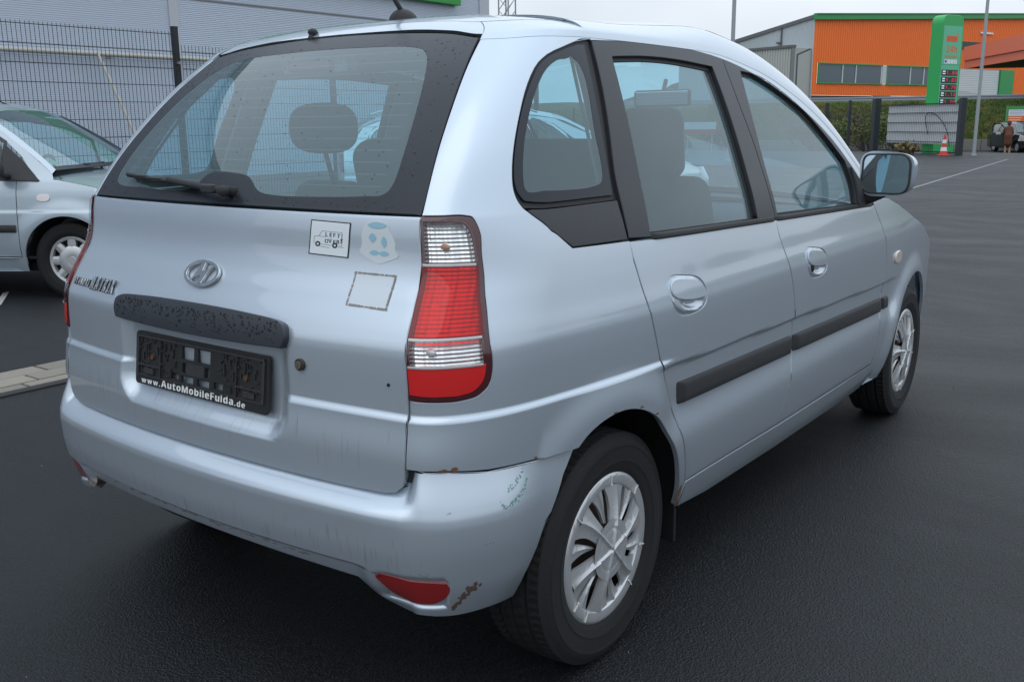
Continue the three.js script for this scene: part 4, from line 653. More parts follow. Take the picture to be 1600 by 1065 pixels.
// rear window: clear glass, black border, heating wires, wiper
{
  const RW = [[1, 1.151, 1], [0.998, 1.25], [0.996, 1.35], [0.994, 1.45], [0.985, 1.536, 1], [0.80, 1.552], [0.5, 1.563], [0.2, 1.568], [0, 1.569], [-0.2, 1.568], [-0.5, 1.563], [-0.80, 1.552], [-0.985, 1.536, 1], [-0.994, 1.45], [-0.996, 1.35], [-0.998, 1.25], [-1, 1.151, 1], [-0.5, 1.152], [0, 1.153], [0.5, 1.152]];
  const RC = [[0.820, 1.191], [0.845, 1.210], [0.852, 1.275], [0.824, 1.400], [0.775, 1.476], [0.715, 1.509], [0.605, 1.523], [0.3, 1.530], [0, 1.532], [-0.3, 1.530], [-0.605, 1.523], [-0.74, 1.509], [-0.81, 1.476], [-0.865, 1.400], [-0.89, 1.275], [-0.88, 1.205], [-0.84, 1.187], [-0.6, 1.180], [-0.28, 1.180], [-0.21, 1.193], [-0.165, 1.220], [0.04, 1.224], [0.105, 1.217], [0.19, 1.188], [0.264, 1.180], [0.533, 1.180], [0.74, 1.185]];
  const rc = smooth(RC, 0.02), w = part('rear_window', panel(rc, at0(-0.002), { inset: 0, flange: 0, ds: 0.03, dy: 0.02 }), M.mist, car, 'wet rear window with black border and heating wires');
  part('border', panel(smooth(RW, 0.03), at0(-0.001), { hole: rc, holeFlange: 0.003, ds: 0.03, dy: 0.02, flange: 0.012 }), M.frit, w);
  const wires = []; for (let k = 0; k < 13; k++) { const y = 1.205 + k * 0.0255; wires.push(gridGeo(40, 1, (u, v) => bodyAt(mix(-0.84, 0.80 - Math.max(0, y - 1.4) * 0.7, u), y + (v - 0.5) * 0.0011, -0.004))); }
  part('heating_wire', wires, std(0.16, 0.12, 0.10, 0.7), w).userData.kind = 'stuff';
  // rain drops lying on the dark border and on the strip
  const r = rng(51), dg = new THREE.SphereGeometry(1, 7, 4, 0, 6.2832, 0, 1.5708), drops = [];
  const drop = (fn, s, y, rad) => { const p = fn(s, y), f = surfaceFrame(fn, s, y), g = dg.clone(), e = 0.8 + 0.9 * r(); g.scale(rad, rad * 0.42, rad * e); const m = new THREE.Matrix4().makeBasis(new THREE.Vector3(...f.U).normalize(), new THREE.Vector3(...f.n), new THREE.Vector3(...f.V).normalize().negate()); g.applyMatrix4(m); g.translate(...p); return g; };
  const inPoly = (p, q) => { let c = false; for (let i = 0, j = q.length - 1; i < q.length; j = i++) if ((q[i][1] > p[1]) !== (q[j][1] > p[1]) && p[0] < (q[j][0] - q[i][0]) * (p[1] - q[i][1]) / (q[j][1] - q[i][1]) + q[i][0]) c = !c; return c; };
  for (let i = 0; i < 1500; i++) { const s = mix(-0.97, 0.97, r()), y = mix(1.156, 1.54, r()), inside = inPoly([s, y], rc); if (inside && r() > 0.2) continue; drops.push(drop(at0(-0.0012), s, y, inside ? 0.0006 + 0.0009 * r() : 0.0011 + 0.0026 * r() * r())); }
  part('rain_drop', drops, std(0.008, 0.009, 0.011, 0.45), w).userData.kind = 'stuff';
  const d2 = [], stripOuter = (s, y) => { const o = outline(Math.abs(s), 0.885), q = s < 0 ? -1 : 1, t = (y - 0.854) / 0.073, d = 0.009 + 0.012 * Math.sqrt(Math.max(0, 1 - t * t * 0.93)) - 0.006 * t; return [q * (o[0] + o[2] * d), y, o[1] + o[3] * d]; };
  for (let i = 0; i < 330; i++) d2.push(drop(stripOuter, mix(-0.48, 0.48, r()), mix(0.858, 0.915, Math.sqrt(r())), 0.0011 + 0.0022 * r()));
  const tgm = car.children.find((o) => o.name === 'tailgate'), gs = tgm.children.find((o) => o.name === 'grip_strip');
  part('rain_drop', d2, std(0.004, 0.005, 0.006, 0.5), tgm).userData.kind = 'stuff';
  // wiper
  const wp = part('wiper', (() => { const A = bodyAt(0.045, 1.186, 0.028), B = bodyAt(-0.22, 1.200, 0.034); return [bar(bodyAt(0.05, 1.182, -0.005), A, 0.013, 14), new THREE.SphereGeometry(0.017, 14, 10).scale(1.3, 0.8, 0.8).translate(...A), tube([A, bodyAt(-0.05, 1.193, 0.040), B, bodyAt(-0.34, 1.206, 0.034)], 0.0085, 16, 8), box(0.05, 0.022, 0.02, ...bodyAt(-0.03, 1.190, 0.036), 0.006)]; })(), M.plastic, car);
  part('blade', [tube([-0.16, -0.26, -0.38, -0.5, -0.62, -0.74].map((s, i) => bodyAt(s, 1.196 + (-s - 0.16) * 0.028, 0.018 + 0.008 * Math.sin((i / 5) * 3.14))), 0.0062, 24, 6), gridGeo(24, 1, (u, v) => bodyAt(mix(-0.17, -0.73, u), 1.190 + u * 0.016, mix(0.002, 0.018, v))), ...[-0.3, -0.44, -0.58].map((s) => box(0.05, 0.012, 0.014, ...bodyAt(s, 1.196 + (-s - 0.16) * 0.028, 0.026), 0.003))], M.rubber, wp);
  // washer jet and aerial
  const nz = roofAt(-0.24, 0.08), jet = part('washer_jet', [new THREE.SphereGeometry(0.013, 12, 10).scale(1, 0.8, 1.2).translate(nz[0], nz[1] + 0.008, nz[2]), bar([nz[0], nz[1] + 0.004, nz[2] + 0.004], [nz[0] + 0.004, nz[1] - 0.012, nz[2] + 0.016], 0.007, 8), new THREE.SphereGeometry(0.009, 10, 8).translate(nz[0] + 0.004, nz[1] - 0.016, nz[2] + 0.014)], M.plastic, car);
  const tb = []; part('brake_light', box(0.17, 0.03, 0.03, -0.11, 1.497, -0.595, 0.008), phys(0.42, 0.03, 0.03, { roughness: 0.3, clearcoat: 1 }), car);
  part('brake_light_cover', box(0.26, 0.05, 0.05, -0.11, 1.50, -0.625, 0.01), std(0.3, 0.3, 0.3, 0.8), car);
}
// tail lamps
{
  const rim = phys(0.06, 0.004, 0.008, { roughness: 0.2, clearcoat: 1, clearcoatRoughness: 0.02 });
  const red = phys(0.82, 0.012, 0.009, { transmission: 0.9, thickness: 0, roughness: 0.0, clearcoat: 1, clearcoatRoughness: 0.02, ior: 1.5 });
  const redSolid = phys(0.62, 0.012, 0.012, { roughness: 0.12, clearcoat: 1, clearcoatRoughness: 0.02 });
  const clear = phys(0.95, 0.96, 0.96, { transmission: 1, thickness: 0, roughness: 0.0 });
  const outer = smooth(LAMP, 0.025);
  const L = [];
  const inner = smooth([[1.022, 0.793, 1], [1.314, 0.790], [1.56, 0.791], [1.72, 0.802], [1.80, 0.828], [1.818, 0.862], [1.775, 0.936], [1.695, 1.008], [1.672, 1.062], [1.665, 1.105], [1.62, 1.130], [1.50, 1.139], [1.322, 1.140], [1.03, 1.140, 1], [1.014, 1.0]], 0.025);
  const lamps = both('tail_lamp', panel(outer, at0(0.004), { hole: inner, holeFlange: 0.03, flange: 0.02, bevel: 0.004, ds: 0.04, dy: 0.02 }), rim, car, car, 'right tail lamp');
  const seg = (name, y0, y1, mat, off, fn = null, opt = {}) => { const clipd = clipHalf(clipHalf(inner, 1, y0, 1), 1, y1, -1); return both(name, panel(clipd, fn ?? at0(off), { inset: 0.0005, flange: 0.006, bevel: 0.002, ds: 0.05, dy: 0.02, ...opt }), mat, ...lamps); };
  seg('clear_lens', 1.052, 1.14, clear, 0.006);
  seg('red_lens', 0.908, 1.0475, red, 0.0065);
  seg('clear_lens', 0.852, 0.9045, clear, 0.006);
  seg('red_lens', 0.79, 0.8495, redSolid, 0.006);
  // reflector with facets behind the lenses
  const hash = (i, j) => { const v = Math.sin(i * 127.1 + j * 311.7) * 43758.5453; return v - Math.floor(v); };
  const mosaic = (cs, cy, amp) => (s, y) => bodyAt(s, y, -0.015 + amp * hash(Math.round(s / 0.09), 3) + amp * 0.5 * hash(Math.round(s / 0.09), Math.round(y / 0.012)) + 0.0016 * Math.abs(2 * (((y / cy) % 1) - 0.5)) + 0.0008 * Math.abs(2 * (((s / cs) % 1) - 0.5)));
  const flat = (g) => { const h = g.toNonIndexed(); h.computeVertexNormals(); return h; };
  const refl = (y0, y1, cs, cy, amp) => flat(panel(clipHalf(clipHalf(inner, 1, y0, 1), 1, y1, -1), mosaic(cs, cy, amp), { inset: 0, flange: 0, ds: cs / 2, dy: cy / 2 }));
  both('reflector', [refl(1.05, 1.14, 0.06, 0.0085, 0.0016), refl(0.85, 0.906, 0.06, 0.0085, 0.0016)], std(0.88, 0.88, 0.88, 0.32, 0.85), ...lamps);
  both('reflector', [refl(0.906, 1.05, 0.07, 0.0085, 0.0022)], std(0.85, 0.84, 0.84, 0.34, 0.8), ...lamps);
  const bl = bodyAt(1.34, 1.085, -0.012), b2 = bodyAt(1.30, 0.878, -0.012);
  both('bulb', [new THREE.SphereGeometry(0.009, 14, 10).scale(1.6, 0.8, 0.6).translate(...bl)], std(0.45, 0.22, 0.12, 0.35), ...lamps); both('bulb', [new THREE.SphereGeometry(0.009, 14, 10).scale(1.5, 1, 0.8).translate(...b2)], std(0.6, 0.6, 0.6, 0.2, 0.2), ...lamps);
  both('divider', [1.050, 0.9065, 0.851].map((y) => { const s1 = inner.filter((p) => Math.abs(p[1] - y) < 0.03 && p[0] > 1.3).reduce((a, p) => Math.max(a, p[0]), 1.5) - 0.03; return gridGeo(20, 2, (u, v) => bodyAt(mix(1.03, s1, u), y + (v - 0.5) * 0.0055, 0.0085 - 0.002 * Math.abs(v - 0.5))); }), std(0.5, 0.5, 0.5, 0.3, 0.3), ...lamps);
  both('lamp_seal', panel(outer.map(([s, y]) => [s + (s < 1.01 ? 0 : (s - 1.4) * 0.02), y + (y - 0.965) * 0.018]), at0(-0.03), { inset: 0, flange: 0.0, ds: 0.05 }), M.rubber, ...lamps);
}
// bumper
{
  const R = [[0, 0.574], [0.4, 0.573], [0.75, 0.572], [0.90, 0.573], [0.955, 0.582], [0.985, 0.603], [0.999, 0.628], [1.2, 0.6295], [1.45, 0.629], [1.84, 0.618], [2.29, 0.611], [2.485, 0.606], [2.447, 0.555], [2.404, 0.475], [2.321, 0.408], [2.208, 0.345], [2.143, 0.283], [1.833, 0.287], [1.482, 0.291], [1.155, 0.297], [0.98, 0.292], [0.89, 0.306], [0.845, 0.338], [0.80, 0.357], [0.6, 0.361], [0.343, 0.364]];
  const poly = [...R, [0, 0.366], ...R.slice(1).reverse().map(([s, y]) => [-s, y])];
  const b = part('rear_bumper', panel(poly, bumpAt, { ds: 0.022, dy: 0.008, flange: 0.03, bevel: 0.003 }), M.paint, car);
  const refl = smooth([[0.90, 0.384], [1.076, 0.3865], [1.348, 0.384], [1.40, 0.378], [1.395, 0.352], [1.317, 0.334], [1.134, 0.328], [0.985, 0.332], [0.93, 0.352]], 0.02);
  const rg = panel(refl, (s, y) => bumpAt(s, y, 0.005), { ds: 0.03, dy: 0.02, inset: 0.001, flange: 0.012, bevel: 0.003 });
  const rm = phys(0.26, 0.012, 0.014, { roughness: 0.28, clearcoat: 1, clearcoatRoughness: 0.15 });
  part('rear_reflector', rg, rm, b, 'dark red reflector at the right bumper corner'); part('rear_reflector', mirrorX(rg), rm, b);
  // scrapes: green paint, brown dirt, small nicks
  const r = rng(61), streak = (pts, w, mat, name, label) => { const gl = []; for (let i = 0; i < pts.length - 1; i++) { const A = pts[i], B = pts[i + 1], n = 16; for (let k = 0; k < n; k++) { if (r() < 0.2) continue; const t = (k + r() * 0.6) / n, c = [mix(A[0], B[0], t) + (r() - 0.5) * w * 5, mix(A[1], B[1], t) + (r() - 0.5) * w * 2.4], ws = w * (0.25 + 0.55 * r()), m = 6, p = []; for (let q = 0; q < m; q++) { const a = q / m * 6.283, kk = 0.5 + 0.8 * r(); p.push([c[0] + Math.cos(a) * ws * 3.4 * kk + (B[0] - A[0]) / n * 0.4 * Math.cos(a), c[1] + Math.sin(a) * ws * kk]); } gl.push(panel(p, at0(0.0006, bumpAt), { inset: 0, flange: 0 })); } } part(name, gl, mat, b, label).userData.kind = 'stuff'; };
  const green = std(0.13, 0.36, 0.31, 0.6, 0, { transparent: true, opacity: 0.55 }), brown = std(0.10, 0.065, 0.045, 0.95), nick = std(0.08, 0.07, 0.07, 0.9);
  streak([[1.98, 0.571], [2.08, 0.581], [2.17, 0.602]], 0.0040, green, 'paint_scrape', 'smears of green paint on the bumper corner');
  streak([[1.99, 0.545], [2.12, 0.556], [2.20, 0.578]], 0.0038, green, 'paint_scrape');
  streak([[1.88, 0.550], [1.93, 0.538], [2.06, 0.546]], 0.0040, green, 'paint_scrape');
  streak([[1.70, 0.466], [1.80, 0.470]], 0.0014, green, 'paint_scrape');
  streak([[1.46, 0.322], [1.53, 0.340], [1.58, 0.360], [1.68, 0.372]], 0.0085, brown, 'scuff', 'brown scuff at the lower bumper corner');
  streak([[1.15, 0.413], [1.22, 0.405], [1.24, 0.418]], 0.0009, nick, 'scratch'); streak([[1.02, 0.573], [1.05, 0.566]], 0.0008, nick, 'scratch'); streak([[1.40, 0.548], [1.44, 0.550]], 0.001, nick, 'scratch');
  streak([[-0.6, 0.392], [-0.2, 0.390], [0.2, 0.388], [0.6, 0.384]], 0.004, std(0.17, 0.165, 0.16, 0.95), 'road_dirt');
}
{ // faint vertical runs of dirt below the tailgate crease and on the bumper face
  const r = rng(83), tgm = car.children.find((o) => o.name === 'tailgate'), bm = car.children.find((o) => o.name === 'rear_bumper'), mat = std(0.16, 0.16, 0.155, 0.95, 0, { transparent: true, opacity: 0.10 });
  const run = (fn, s, y, len, w) => gridGeo(1, 5, (u, v) => { const k = Math.sin(Math.PI * clamp(v * 0.96 + 0.02, 0, 1)); const p = fn(s + (u - 0.5) * w * k, y - len * v, 0.0006); return p; }, true);
  const onTail = [], onBump = [];
  for (let i = 0; i < 60; i++) { const s = mix(-0.9, 0.97, r()); onTail.push(run(bodyAt, s, 0.728 - 0.06 * r(), 0.03 + 0.07 * r(), 0.0035 + 0.003 * r())); }
  for (let i = 0; i < 80; i++) { const s = mix(-0.9, 1.2, r()); onBump.push(run(bumpAt, s, 0.50 - 0.06 * r(), 0.02 + 0.05 * r(), 0.003 + 0.004 * r())); }
  part('dirt_run', onTail, mat, tgm).userData.kind = 'stuff'; part('dirt_run', onBump, mat, bm).userData.kind = 'stuff';
}
// underbody, wheel housings, exhaust
{
  part('underbody', [box(1.40, 0.04, 2.9, 0, 0.30, -1.95), box(0.96, 0.16, 0.4, 0, 0.42, -0.32)], M.dark, car);
  const well = (z) => { const g = new THREE.CylinderGeometry(0.385, 0.385, 0.30, 40, 1, true, 0, Math.PI); g.rotateZ(Math.PI / 2); g.rotateX(0); return g; };
  for (const q of [1, -1]) for (const h of [HUB_R, HUB_F]) {
    const pts = []; part('wheel_housing', [gridGeo(36, 6, (u, v) => { const a = mix(0.02, Math.PI + 0.05, u); return [q * mix(0.50, (h === HUB_F ? u > 0.45 : u < 0.55) ? 0.765 : 0.83, v), HUB_Y + 0.372 * Math.sin(a), 2 - h + 0.372 * Math.cos(a)]; }), new THREE.CircleGeometry(0.375, 30, -0.05, Math.PI + 0.1).rotateY(Math.PI / 2).translate(q * 0.5, HUB_Y, 2 - h)], M.dark, car);
  }
  for (const q of [1, -1]) part('mud_flap', box(0.16, 0.16, 0.012, q * 0.745, 0.255, -1.02, 0.004), M.rubber, car);
  part('exhaust_pipe', [tube([[-0.46, 0.36, -0.9], [-0.50, 0.36, -0.4], [-0.535, 0.362, -0.18], [-0.545, 0.360, -0.14]], 0.022, 16, 12), new THREE.CylinderGeometry(0.027, 0.026, 0.10, 18, 1, true).rotateX(Math.PI / 2).translate(-0.547, 0.360, -0.125)], std(0.34, 0.29, 0.25, 0.4, 0.8), car);
}
// wheels
function tyreGeo(R, W, rim) {
  const NT = 240, prof = [[rim - 0.006, -W * 0.40], [rim, -W * 0.47], [rim + 0.012, -W * 0.50], [mix(rim, R, 0.25), -W * 0.522], [mix(rim, R, 0.28), -W * 0.535], [mix(rim, R, 0.31), -W * 0.527], [mix(rim, R, 0.45), -W * 0.536], [mix(rim, R, 0.62), -W * 0.533], [mix(rim, R, 0.65), -W * 0.543], [mix(rim, R, 0.68), -W * 0.530], [mix(rim, R, 0.76), -W * 0.520], [R - 0.016, -W * 0.475], [R - 0.007, -W * 0.45]];
  const tread = []; const gro = [-0.24, 0, 0.24]; for (let k = 0; k <= 36; k++) { const f = mix(-0.44, 0.44, k / 36); let d = 0; for (const g of gro) if (Math.abs(f - g) < 0.022) d = 0.008; tread.push([R - d - 0.004 * (f / 0.44) ** 2, f * W, f, d]); }
  const all = [...prof.map((p) => [...p, null, 0]), ...tread, ...[...prof].reverse().map((p) => [p[0], -p[1], null, 0])];
  const g = gridGeo(NT, all.length - 1, (u, v) => { const i = Math.round(v * (all.length - 1)), a = u * 2 * Math.PI, p = all[i]; let r = p[0]; if (p[2] !== null && p[3] === 0) { const lug = Math.abs(p[2]) > 0.25 ? 80 : 60, ph = ((u * lug + p[2] * 2.2) % 1 + 1) % 1; if (ph < 0.25) r -= Math.abs(p[2]) > 0.25 ? 0.006 : 0.003; } else if (p[2] === null && r > R - 0.02) { const ph = ((u * 80 + 0.97) % 1 + 1) % 1; if (ph < 0.25) r -= 0.004; } return [p[1], r * Math.cos(a), r * Math.sin(a), u * 12, v]; });
  return g;
}
function hubcapGeo() {                      // a wheel cover with six ridged spokes and a curved fin in every gap, facing +x
  const out = [], put = (pts, mat) => pts; const dome = (r) => 0.020 * Math.sqrt(Math.max(0, 1 - (r / 0.20) ** 2)) - 0.004;
  // outer ring
  out.push(new THREE.LatheGeometry([[0.157, -0.012], [0.160, 0.001], [0.164, 0.005], [0.183, 0.008], [0.190, 0.006], [0.196, -0.001], [0.197, -0.012]].map((p) => new THREE.Vector2(p[0], p[1])), 96).rotateZ(-Math.PI / 2));
  // middle: six ridges run into one point
  out.push(gridGeo(144, 16, (u, v) => { const r = 0.078 * v, a = u * 2 * Math.PI, c = Math.abs((((a - 0.12 + 0.16 * v * v * 0) / (Math.PI / 3)) % 1 + 1) % 1 - 0.5) * 2, rd = 0.0055 * Math.max(0, 1 - (1 - c) * Math.max(0.6, 6.5 * v)), ringCut = Math.abs(r - 0.054) < 0.0025 ? -0.0016 : 0; return [0.0215 - 0.05 * r + rd + ringCut, r * Math.sin(a), r * Math.cos(a)]; }, true));
  const sheet = (fn, thick = 0.008) => { const top = gridGeo(10, 22, (u, v) => fn(u, v, 0)), side = (u0) => gridGeo(1, 22, (u, v) => fn(u0, v, -thick * u)); return [top, side(0), side(1)]; };
  for (let k = 0; k < 6; k++) {
    const a0 = k * Math.PI / 3 + 0.12;
    // spoke: broad, swept, with a raised ridge off its middle
    out.push(...sheet((u, v, d) => { const r = mix(0.060, 0.163, v), wd = mix(0.34, 0.235, v ** 0.8) + 0.05 * v * v, sw = -0.10 * v * v + 0.02 * v, a = a0 + sw + (u - 0.5) * wd * 2.0 * mix(1.0, 0.84, Math.sin(v * 3.14)), ridge = 0.007 * Math.max(0, 1 - Math.abs(u - 0.5) * 5), rise = 0.0145 * (1 - v) + 0.004, x = rise + ridge * (1 - 0.4 * v) - 0.003 * Math.abs(u - 0.5) * 2 + d; return [x, r * Math.sin(a), r * Math.cos(a)]; }));
    // fin
    out.push(...sheet((u, v, d) => { const r = mix(0.072, 0.163, v), wd = mix(0.10, 0.31, v ** 1.1), a = a0 + Math.PI / 6 + 0.04 - 0.10 * v * v + (u - 0.5) * wd, x = mix(0.004, 0.000, v) + 0.005 * Math.max(0, 1 - Math.abs(u - 0.62) * 4) + d; return [x, r * Math.sin(a), r * Math.cos(a)]; }));
  }
  return join(out.map((g) => toCreasedNormals(g, 0.6)));
}
const tyreMat = std(0.009, 0.0095, 0.011, 0.7, 0, { bumpMap: withRepeat(grain, 1, 3), bumpScale: 0.002 });
const coverMat = std(0.58, 0.59, 0.60, 0.36, 0.6), brake = std(0.09, 0.06, 0.05, 0.8, 0.3);
{
  const tg = tyreGeo(TYRE_R, 0.176, 0.194), hg = hubcapGeo();
  const wheel = (name) => { const w = new THREE.Group(); w.name = name; part('tyre', tg, tyreMat, w);
    part('wheel_cover', hg.clone().translate(0.078, 0, 0), coverMat, w);
    part('rim', [new THREE.LatheGeometry([[0.0001, 0.0], [0.05, 0.006], [0.09, -0.004], [0.14, -0.02], [0.178, 0.0], [0.186, 0.045], [0.194, 0.078]].map((p) => new THREE.Vector2(p[0], p[1])), 48).rotateZ(-Math.PI / 2).translate(0.0, 0, 0)], std(0.02, 0.018, 0.017, 0.8, 0.3), w);
    part('brake_disc', new THREE.CylinderGeometry(0.12, 0.12, 0.02, 32).rotateZ(Math.PI / 2).translate(0.03, 0, 0), brake, w);
    const ties = []; for (const a of [0.25, 0.62, 1.9, 2.5, 3.5, 4.3, 5.2]) ties.push(box(0.003, 0.003, 0.026, 0.087, 0, 0.176).rotateX(a), box(0.004, 0.004, 0.005, 0.088, 0.001, 0.165).rotateX(a));
    part('cable_tie', ties, std(0.62, 0.62, 0.6, 0.5), w).userData.kind = 'stuff'; return w; };
  for (const [x, z, rot, spin] of [[0.745, -0.645, 0, 0.35], [0.745, -3.245, 0.02, 1.0], [-0.745, -0.645, Math.PI, 0.7], [-0.745, -3.245, Math.PI, 0.2]]) { const w = wheel('wheel'); w.position.set(x, HUB_Y, z); w.rotation.set(0, rot, 0); car.add(w); w.children.forEach((c) => { if (c.name !== 'tyre') c.rotation.x = spin; }); }
}
// mirrors
{
  const mr = (q) => {
    const b = part('door_mirror', (() => { const shell = new THREE.SphereGeometry(1, 32, 20, 0, Math.PI * 2, 0, Math.PI), p = shell.attributes.position;
      for (let i = 0; i < p.count; i++) { let x = p.getX(i), y = p.getY(i), z = p.getZ(i); const e = 0.55; const sx = Math.sign(x) * Math.abs(x) ** e, sy = Math.sign(y) * Math.abs(y) ** e; z = z > 0 ? 0 : z; p.setXYZ(i, sx * 0.108 * (1 + 0.06 * sy), sy * 0.082 * (1 - 0.08 * sx * q), z < 0 ? z * 0.085 + 0.012 : 0.012); }
      shell.computeVertexNormals(); return [shell.rotateY(0.02)]; })(), M.paint, car, q > 0 ? 'right door mirror in body colour' : undefined);
    const rim = new THREE.Shape(), hole = new THREE.Path(); const rrect = (s, w, h, r) => { s.moveTo(-w + r, -h); s.lineTo(w - r, -h); s.quadraticCurveTo(w, -h, w, -h + r); s.lineTo(w, h - r); s.quadraticCurveTo(w, h, w - r, h); s.lineTo(-w + r * 0.7, h); s.quadraticCurveTo(-w, h, -w, h - r * 0.7); s.lineTo(-w, -h + r); s.quadraticCurveTo(-w, -h, -w + r, -h); };
    rrect(rim, 0.0985, 0.0735, 0.05); rrect(hole, 0.0945, 0.0695, 0.047); rim.holes.push(hole);
    part('mirror_rim', new THREE.ExtrudeGeometry(rim, { depth: 0.006, bevelEnabled: true, bevelSize: 0.0012, bevelThickness: 0.002, bevelSegments: 2, curveSegments: 10 }).translate(0, 0, 0.010), M.plastic, b);
    const gl = new THREE.Shape(); rrect(gl, 0.095, 0.070, 0.047); part('mirror_glass', new THREE.ExtrudeGeometry(gl, { depth: 0.002, bevelEnabled: false, curveSegments: 10 }).translate(0, 0, 0.0125), M.mirror, b);
    part('mirror_foot', [tube([[-q * 0.03, -0.062, -0.02], [-q * 0.08, -0.085, -0.02], [-q * 0.13, -0.098, -0.03]], 0.028, 10, 10)], M.plastic, b);
    return b;
  };
  const r = mr(1); r.position.set(0.925, 1.138, -2.47); r.rotation.set(-0.05, -0.27, 0);
  const l = mr(-1); l.position.set(-0.925, 1.138, -2.47); l.rotation.set(0.03, 0.27, 0);
  both('mirror_base', panel(smooth([[4.412, 1.018, 1], [4.415, 1.10], [4.405, 1.165, 1], [4.50, 1.090], [4.575, 1.030, 1]], 0.02), at0(0.010), { flange: 0.02, bevel: 0.004 }), M.plastic, fd, fdL);
}
// aerial on the roof
{
  const p = roofAt(0.12, 0.80), q = part('aerial', [new THREE.SphereGeometry(0.033, 20, 12, 0, 6.2832, 0, 1.5708).scale(1, 1.05, 1.5).translate(0, 0, 0), bar([0, 0.02, 0], [-0.005, 0.20, 0.16], 0.0075, 8, 0.004)], M.plastic, car); q.position.set(p[0], p[1] - 0.004, p[2]);
}
// interior
{
  const tr = std(0.075, 0.078, 0.082, 0.8), trL = std(0.17, 0.175, 0.175, 0.85);
  both('door_card', panel([[2.2, 0.74], [2.2, 1.045], [2.8, 1.045], [3.6, 1.025], [4.5, 1.0], [4.5, 0.74], [4.5, 0.36], [3.1, 0.36], [3.1, 0.74]], at0(-0.07), { inset: 0, flange: 0, ds: 0.06, dy: 0.06 }), tr);
  both('pillar_cover', [panel([...along((y) => 3.50, 1.03, 1.50, 8), ...along((y) => 3.63, 1.50, 1.03, 8)], at0(-0.035), { inset: 0, flange: 0.01 }), panel([[2.715, 1.06], [2.735, 1.2], [2.79, 1.5], [2.87, 1.5], [2.84, 1.2], [2.83, 1.06]], at0(-0.035), { inset: 0, flange: 0.01 })], trL);
  both('pillar_cover', panel([[0.93, 1.16], [1.05, 1.16], [2.10, 1.16], [2.10, 1.25], [2.12, 1.40], [2.25, 1.49], [1.05, 1.53], [0.93, 1.53], [0.90, 1.40], [0.92, 1.25]], at0(-0.04), { inset: 0, flange: 0.01, ds: 0.04, dy: 0.04 }), tr);
  part('tailgate_card', panel([[-0.9, 0.60], [0.9, 0.60], [0.9, 1.155], [-0.9, 1.155]], at0(-0.07), { inset: 0, flange: 0, ds: 0.06 }), tr, car);
  part('cabin_floor', box(1.5, 0.03, 2.6, 0, 0.33, -1.7), tr, car);
  part('parcel_shelf', box(1.22, 0.03, 0.55, 0, 0.98, -0.52, 0.01), std(0.07, 0.072, 0.075, 0.9), car);
  const seat = (x, z, name) => { const s = new THREE.Group(); s.name = name; s.position.set(x, 0, z); car.add(s);
    const cush = new RoundedBoxGeometry(0.50, 0.14, 0.50, 4, 0.05).translate(0, 0.56, -0.05), back = new RoundedBoxGeometry(0.48, 0.62, 0.13, 4, 0.06), p = back.attributes.position; for (let i = 0; i < p.count; i++) { const t = (p.getY(i) + 0.31) / 0.62; p.setX(i, p.getX(i) * (1 - 0.22 * t * t)); } back.rotateX(0.2); back.translate(0, 0.85, 0.25); back.computeVertexNormals();
    part('cushion', cush, M.fabric, s); part('backrest', back, M.fabric, s);
    const hr = new RoundedBoxGeometry(0.23, 0.24, 0.10, 5, 0.048); hr.rotateX(0.16); hr.translate(0, 1.265, 0.335); part('headrest', hr, M.fabric, s);
    part('headrest_bar', [bar([-0.06, 1.12, 0.30], [-0.06, 1.24, 0.33], 0.006, 6), bar([0.06, 1.12, 0.30], [0.06, 1.24, 0.33], 0.006, 6)], M.satin, s); return s; };
  seat(-0.36, -2.02, 'front_seat'); seat(0.36, -2.02, 'front_seat');
  const rb = new THREE.Group(); rb.name = 'rear_seat'; car.add(rb);
  part('cushion', new RoundedBoxGeometry(1.25, 0.16, 0.5, 4, 0.06).translate(0, 0.58, -1.25), M.fabric, rb);
  for (const [x, w, h] of [[-0.47, 0.30, 0.56], [0.17, 0.94, 0.70]]) part('backrest', new RoundedBoxGeometry(w, h, 0.13, 4, 0.062).rotateX(0.2).translate(x, 0.60 + h / 2, -1.02 + (h - 0.56) * 0.1), M.fabric, rb);
  for (const x of [-0.41]) { const hr = new THREE.SphereGeometry(1, 32, 20); { const p = hr.attributes.position; for (let i = 0; i < p.count; i++) { const f = (v, e) => Math.sign(v) * Math.abs(v) ** e; p.setXYZ(i, f(p.getX(i), 0.72) * 0.142, f(p.getY(i), 0.72) * 0.08, f(p.getZ(i), 0.8) * 0.055); } hr.computeVertexNormals(); } hr.translate(x, 1.328, -0.90); part('headrest', hr, M.fabric, rb); part('headrest_bar', bar([x, 1.10, -0.95], [x, 1.27, -0.9], 0.008, 6), M.dark, rb); }
  part('dashboard', [gridGeo(24, 10, (u, v) => { const a = v * 2.4; return [mix(-0.72, 0.72, u), 0.93 + 0.07 * Math.sin(a) + 0.035 * Math.exp(-(((u - 0.25) / 0.14) ** 2)) * Math.sin(a), -2.35 - 0.30 * Math.cos(a) * -1 - 0.25]; }), box(1.44, 0.5, 0.2, 0, 0.68, -2.38, 0.04)], tr, car);
  const sw = part('steering_wheel', [new THREE.TorusGeometry(0.185, 0.015, 10, 48), box(0.30, 0.03, 0.02, 0, 0, 0, 0.008), box(0.03, 0.17, 0.02, 0, -0.09, 0, 0.008), new THREE.CylinderGeometry(0.055, 0.06, 0.05, 20).rotateX(Math.PI / 2)], M.plastic, car); sw.position.set(-0.36, 0.96, -2.12); sw.rotation.x = -0.42;
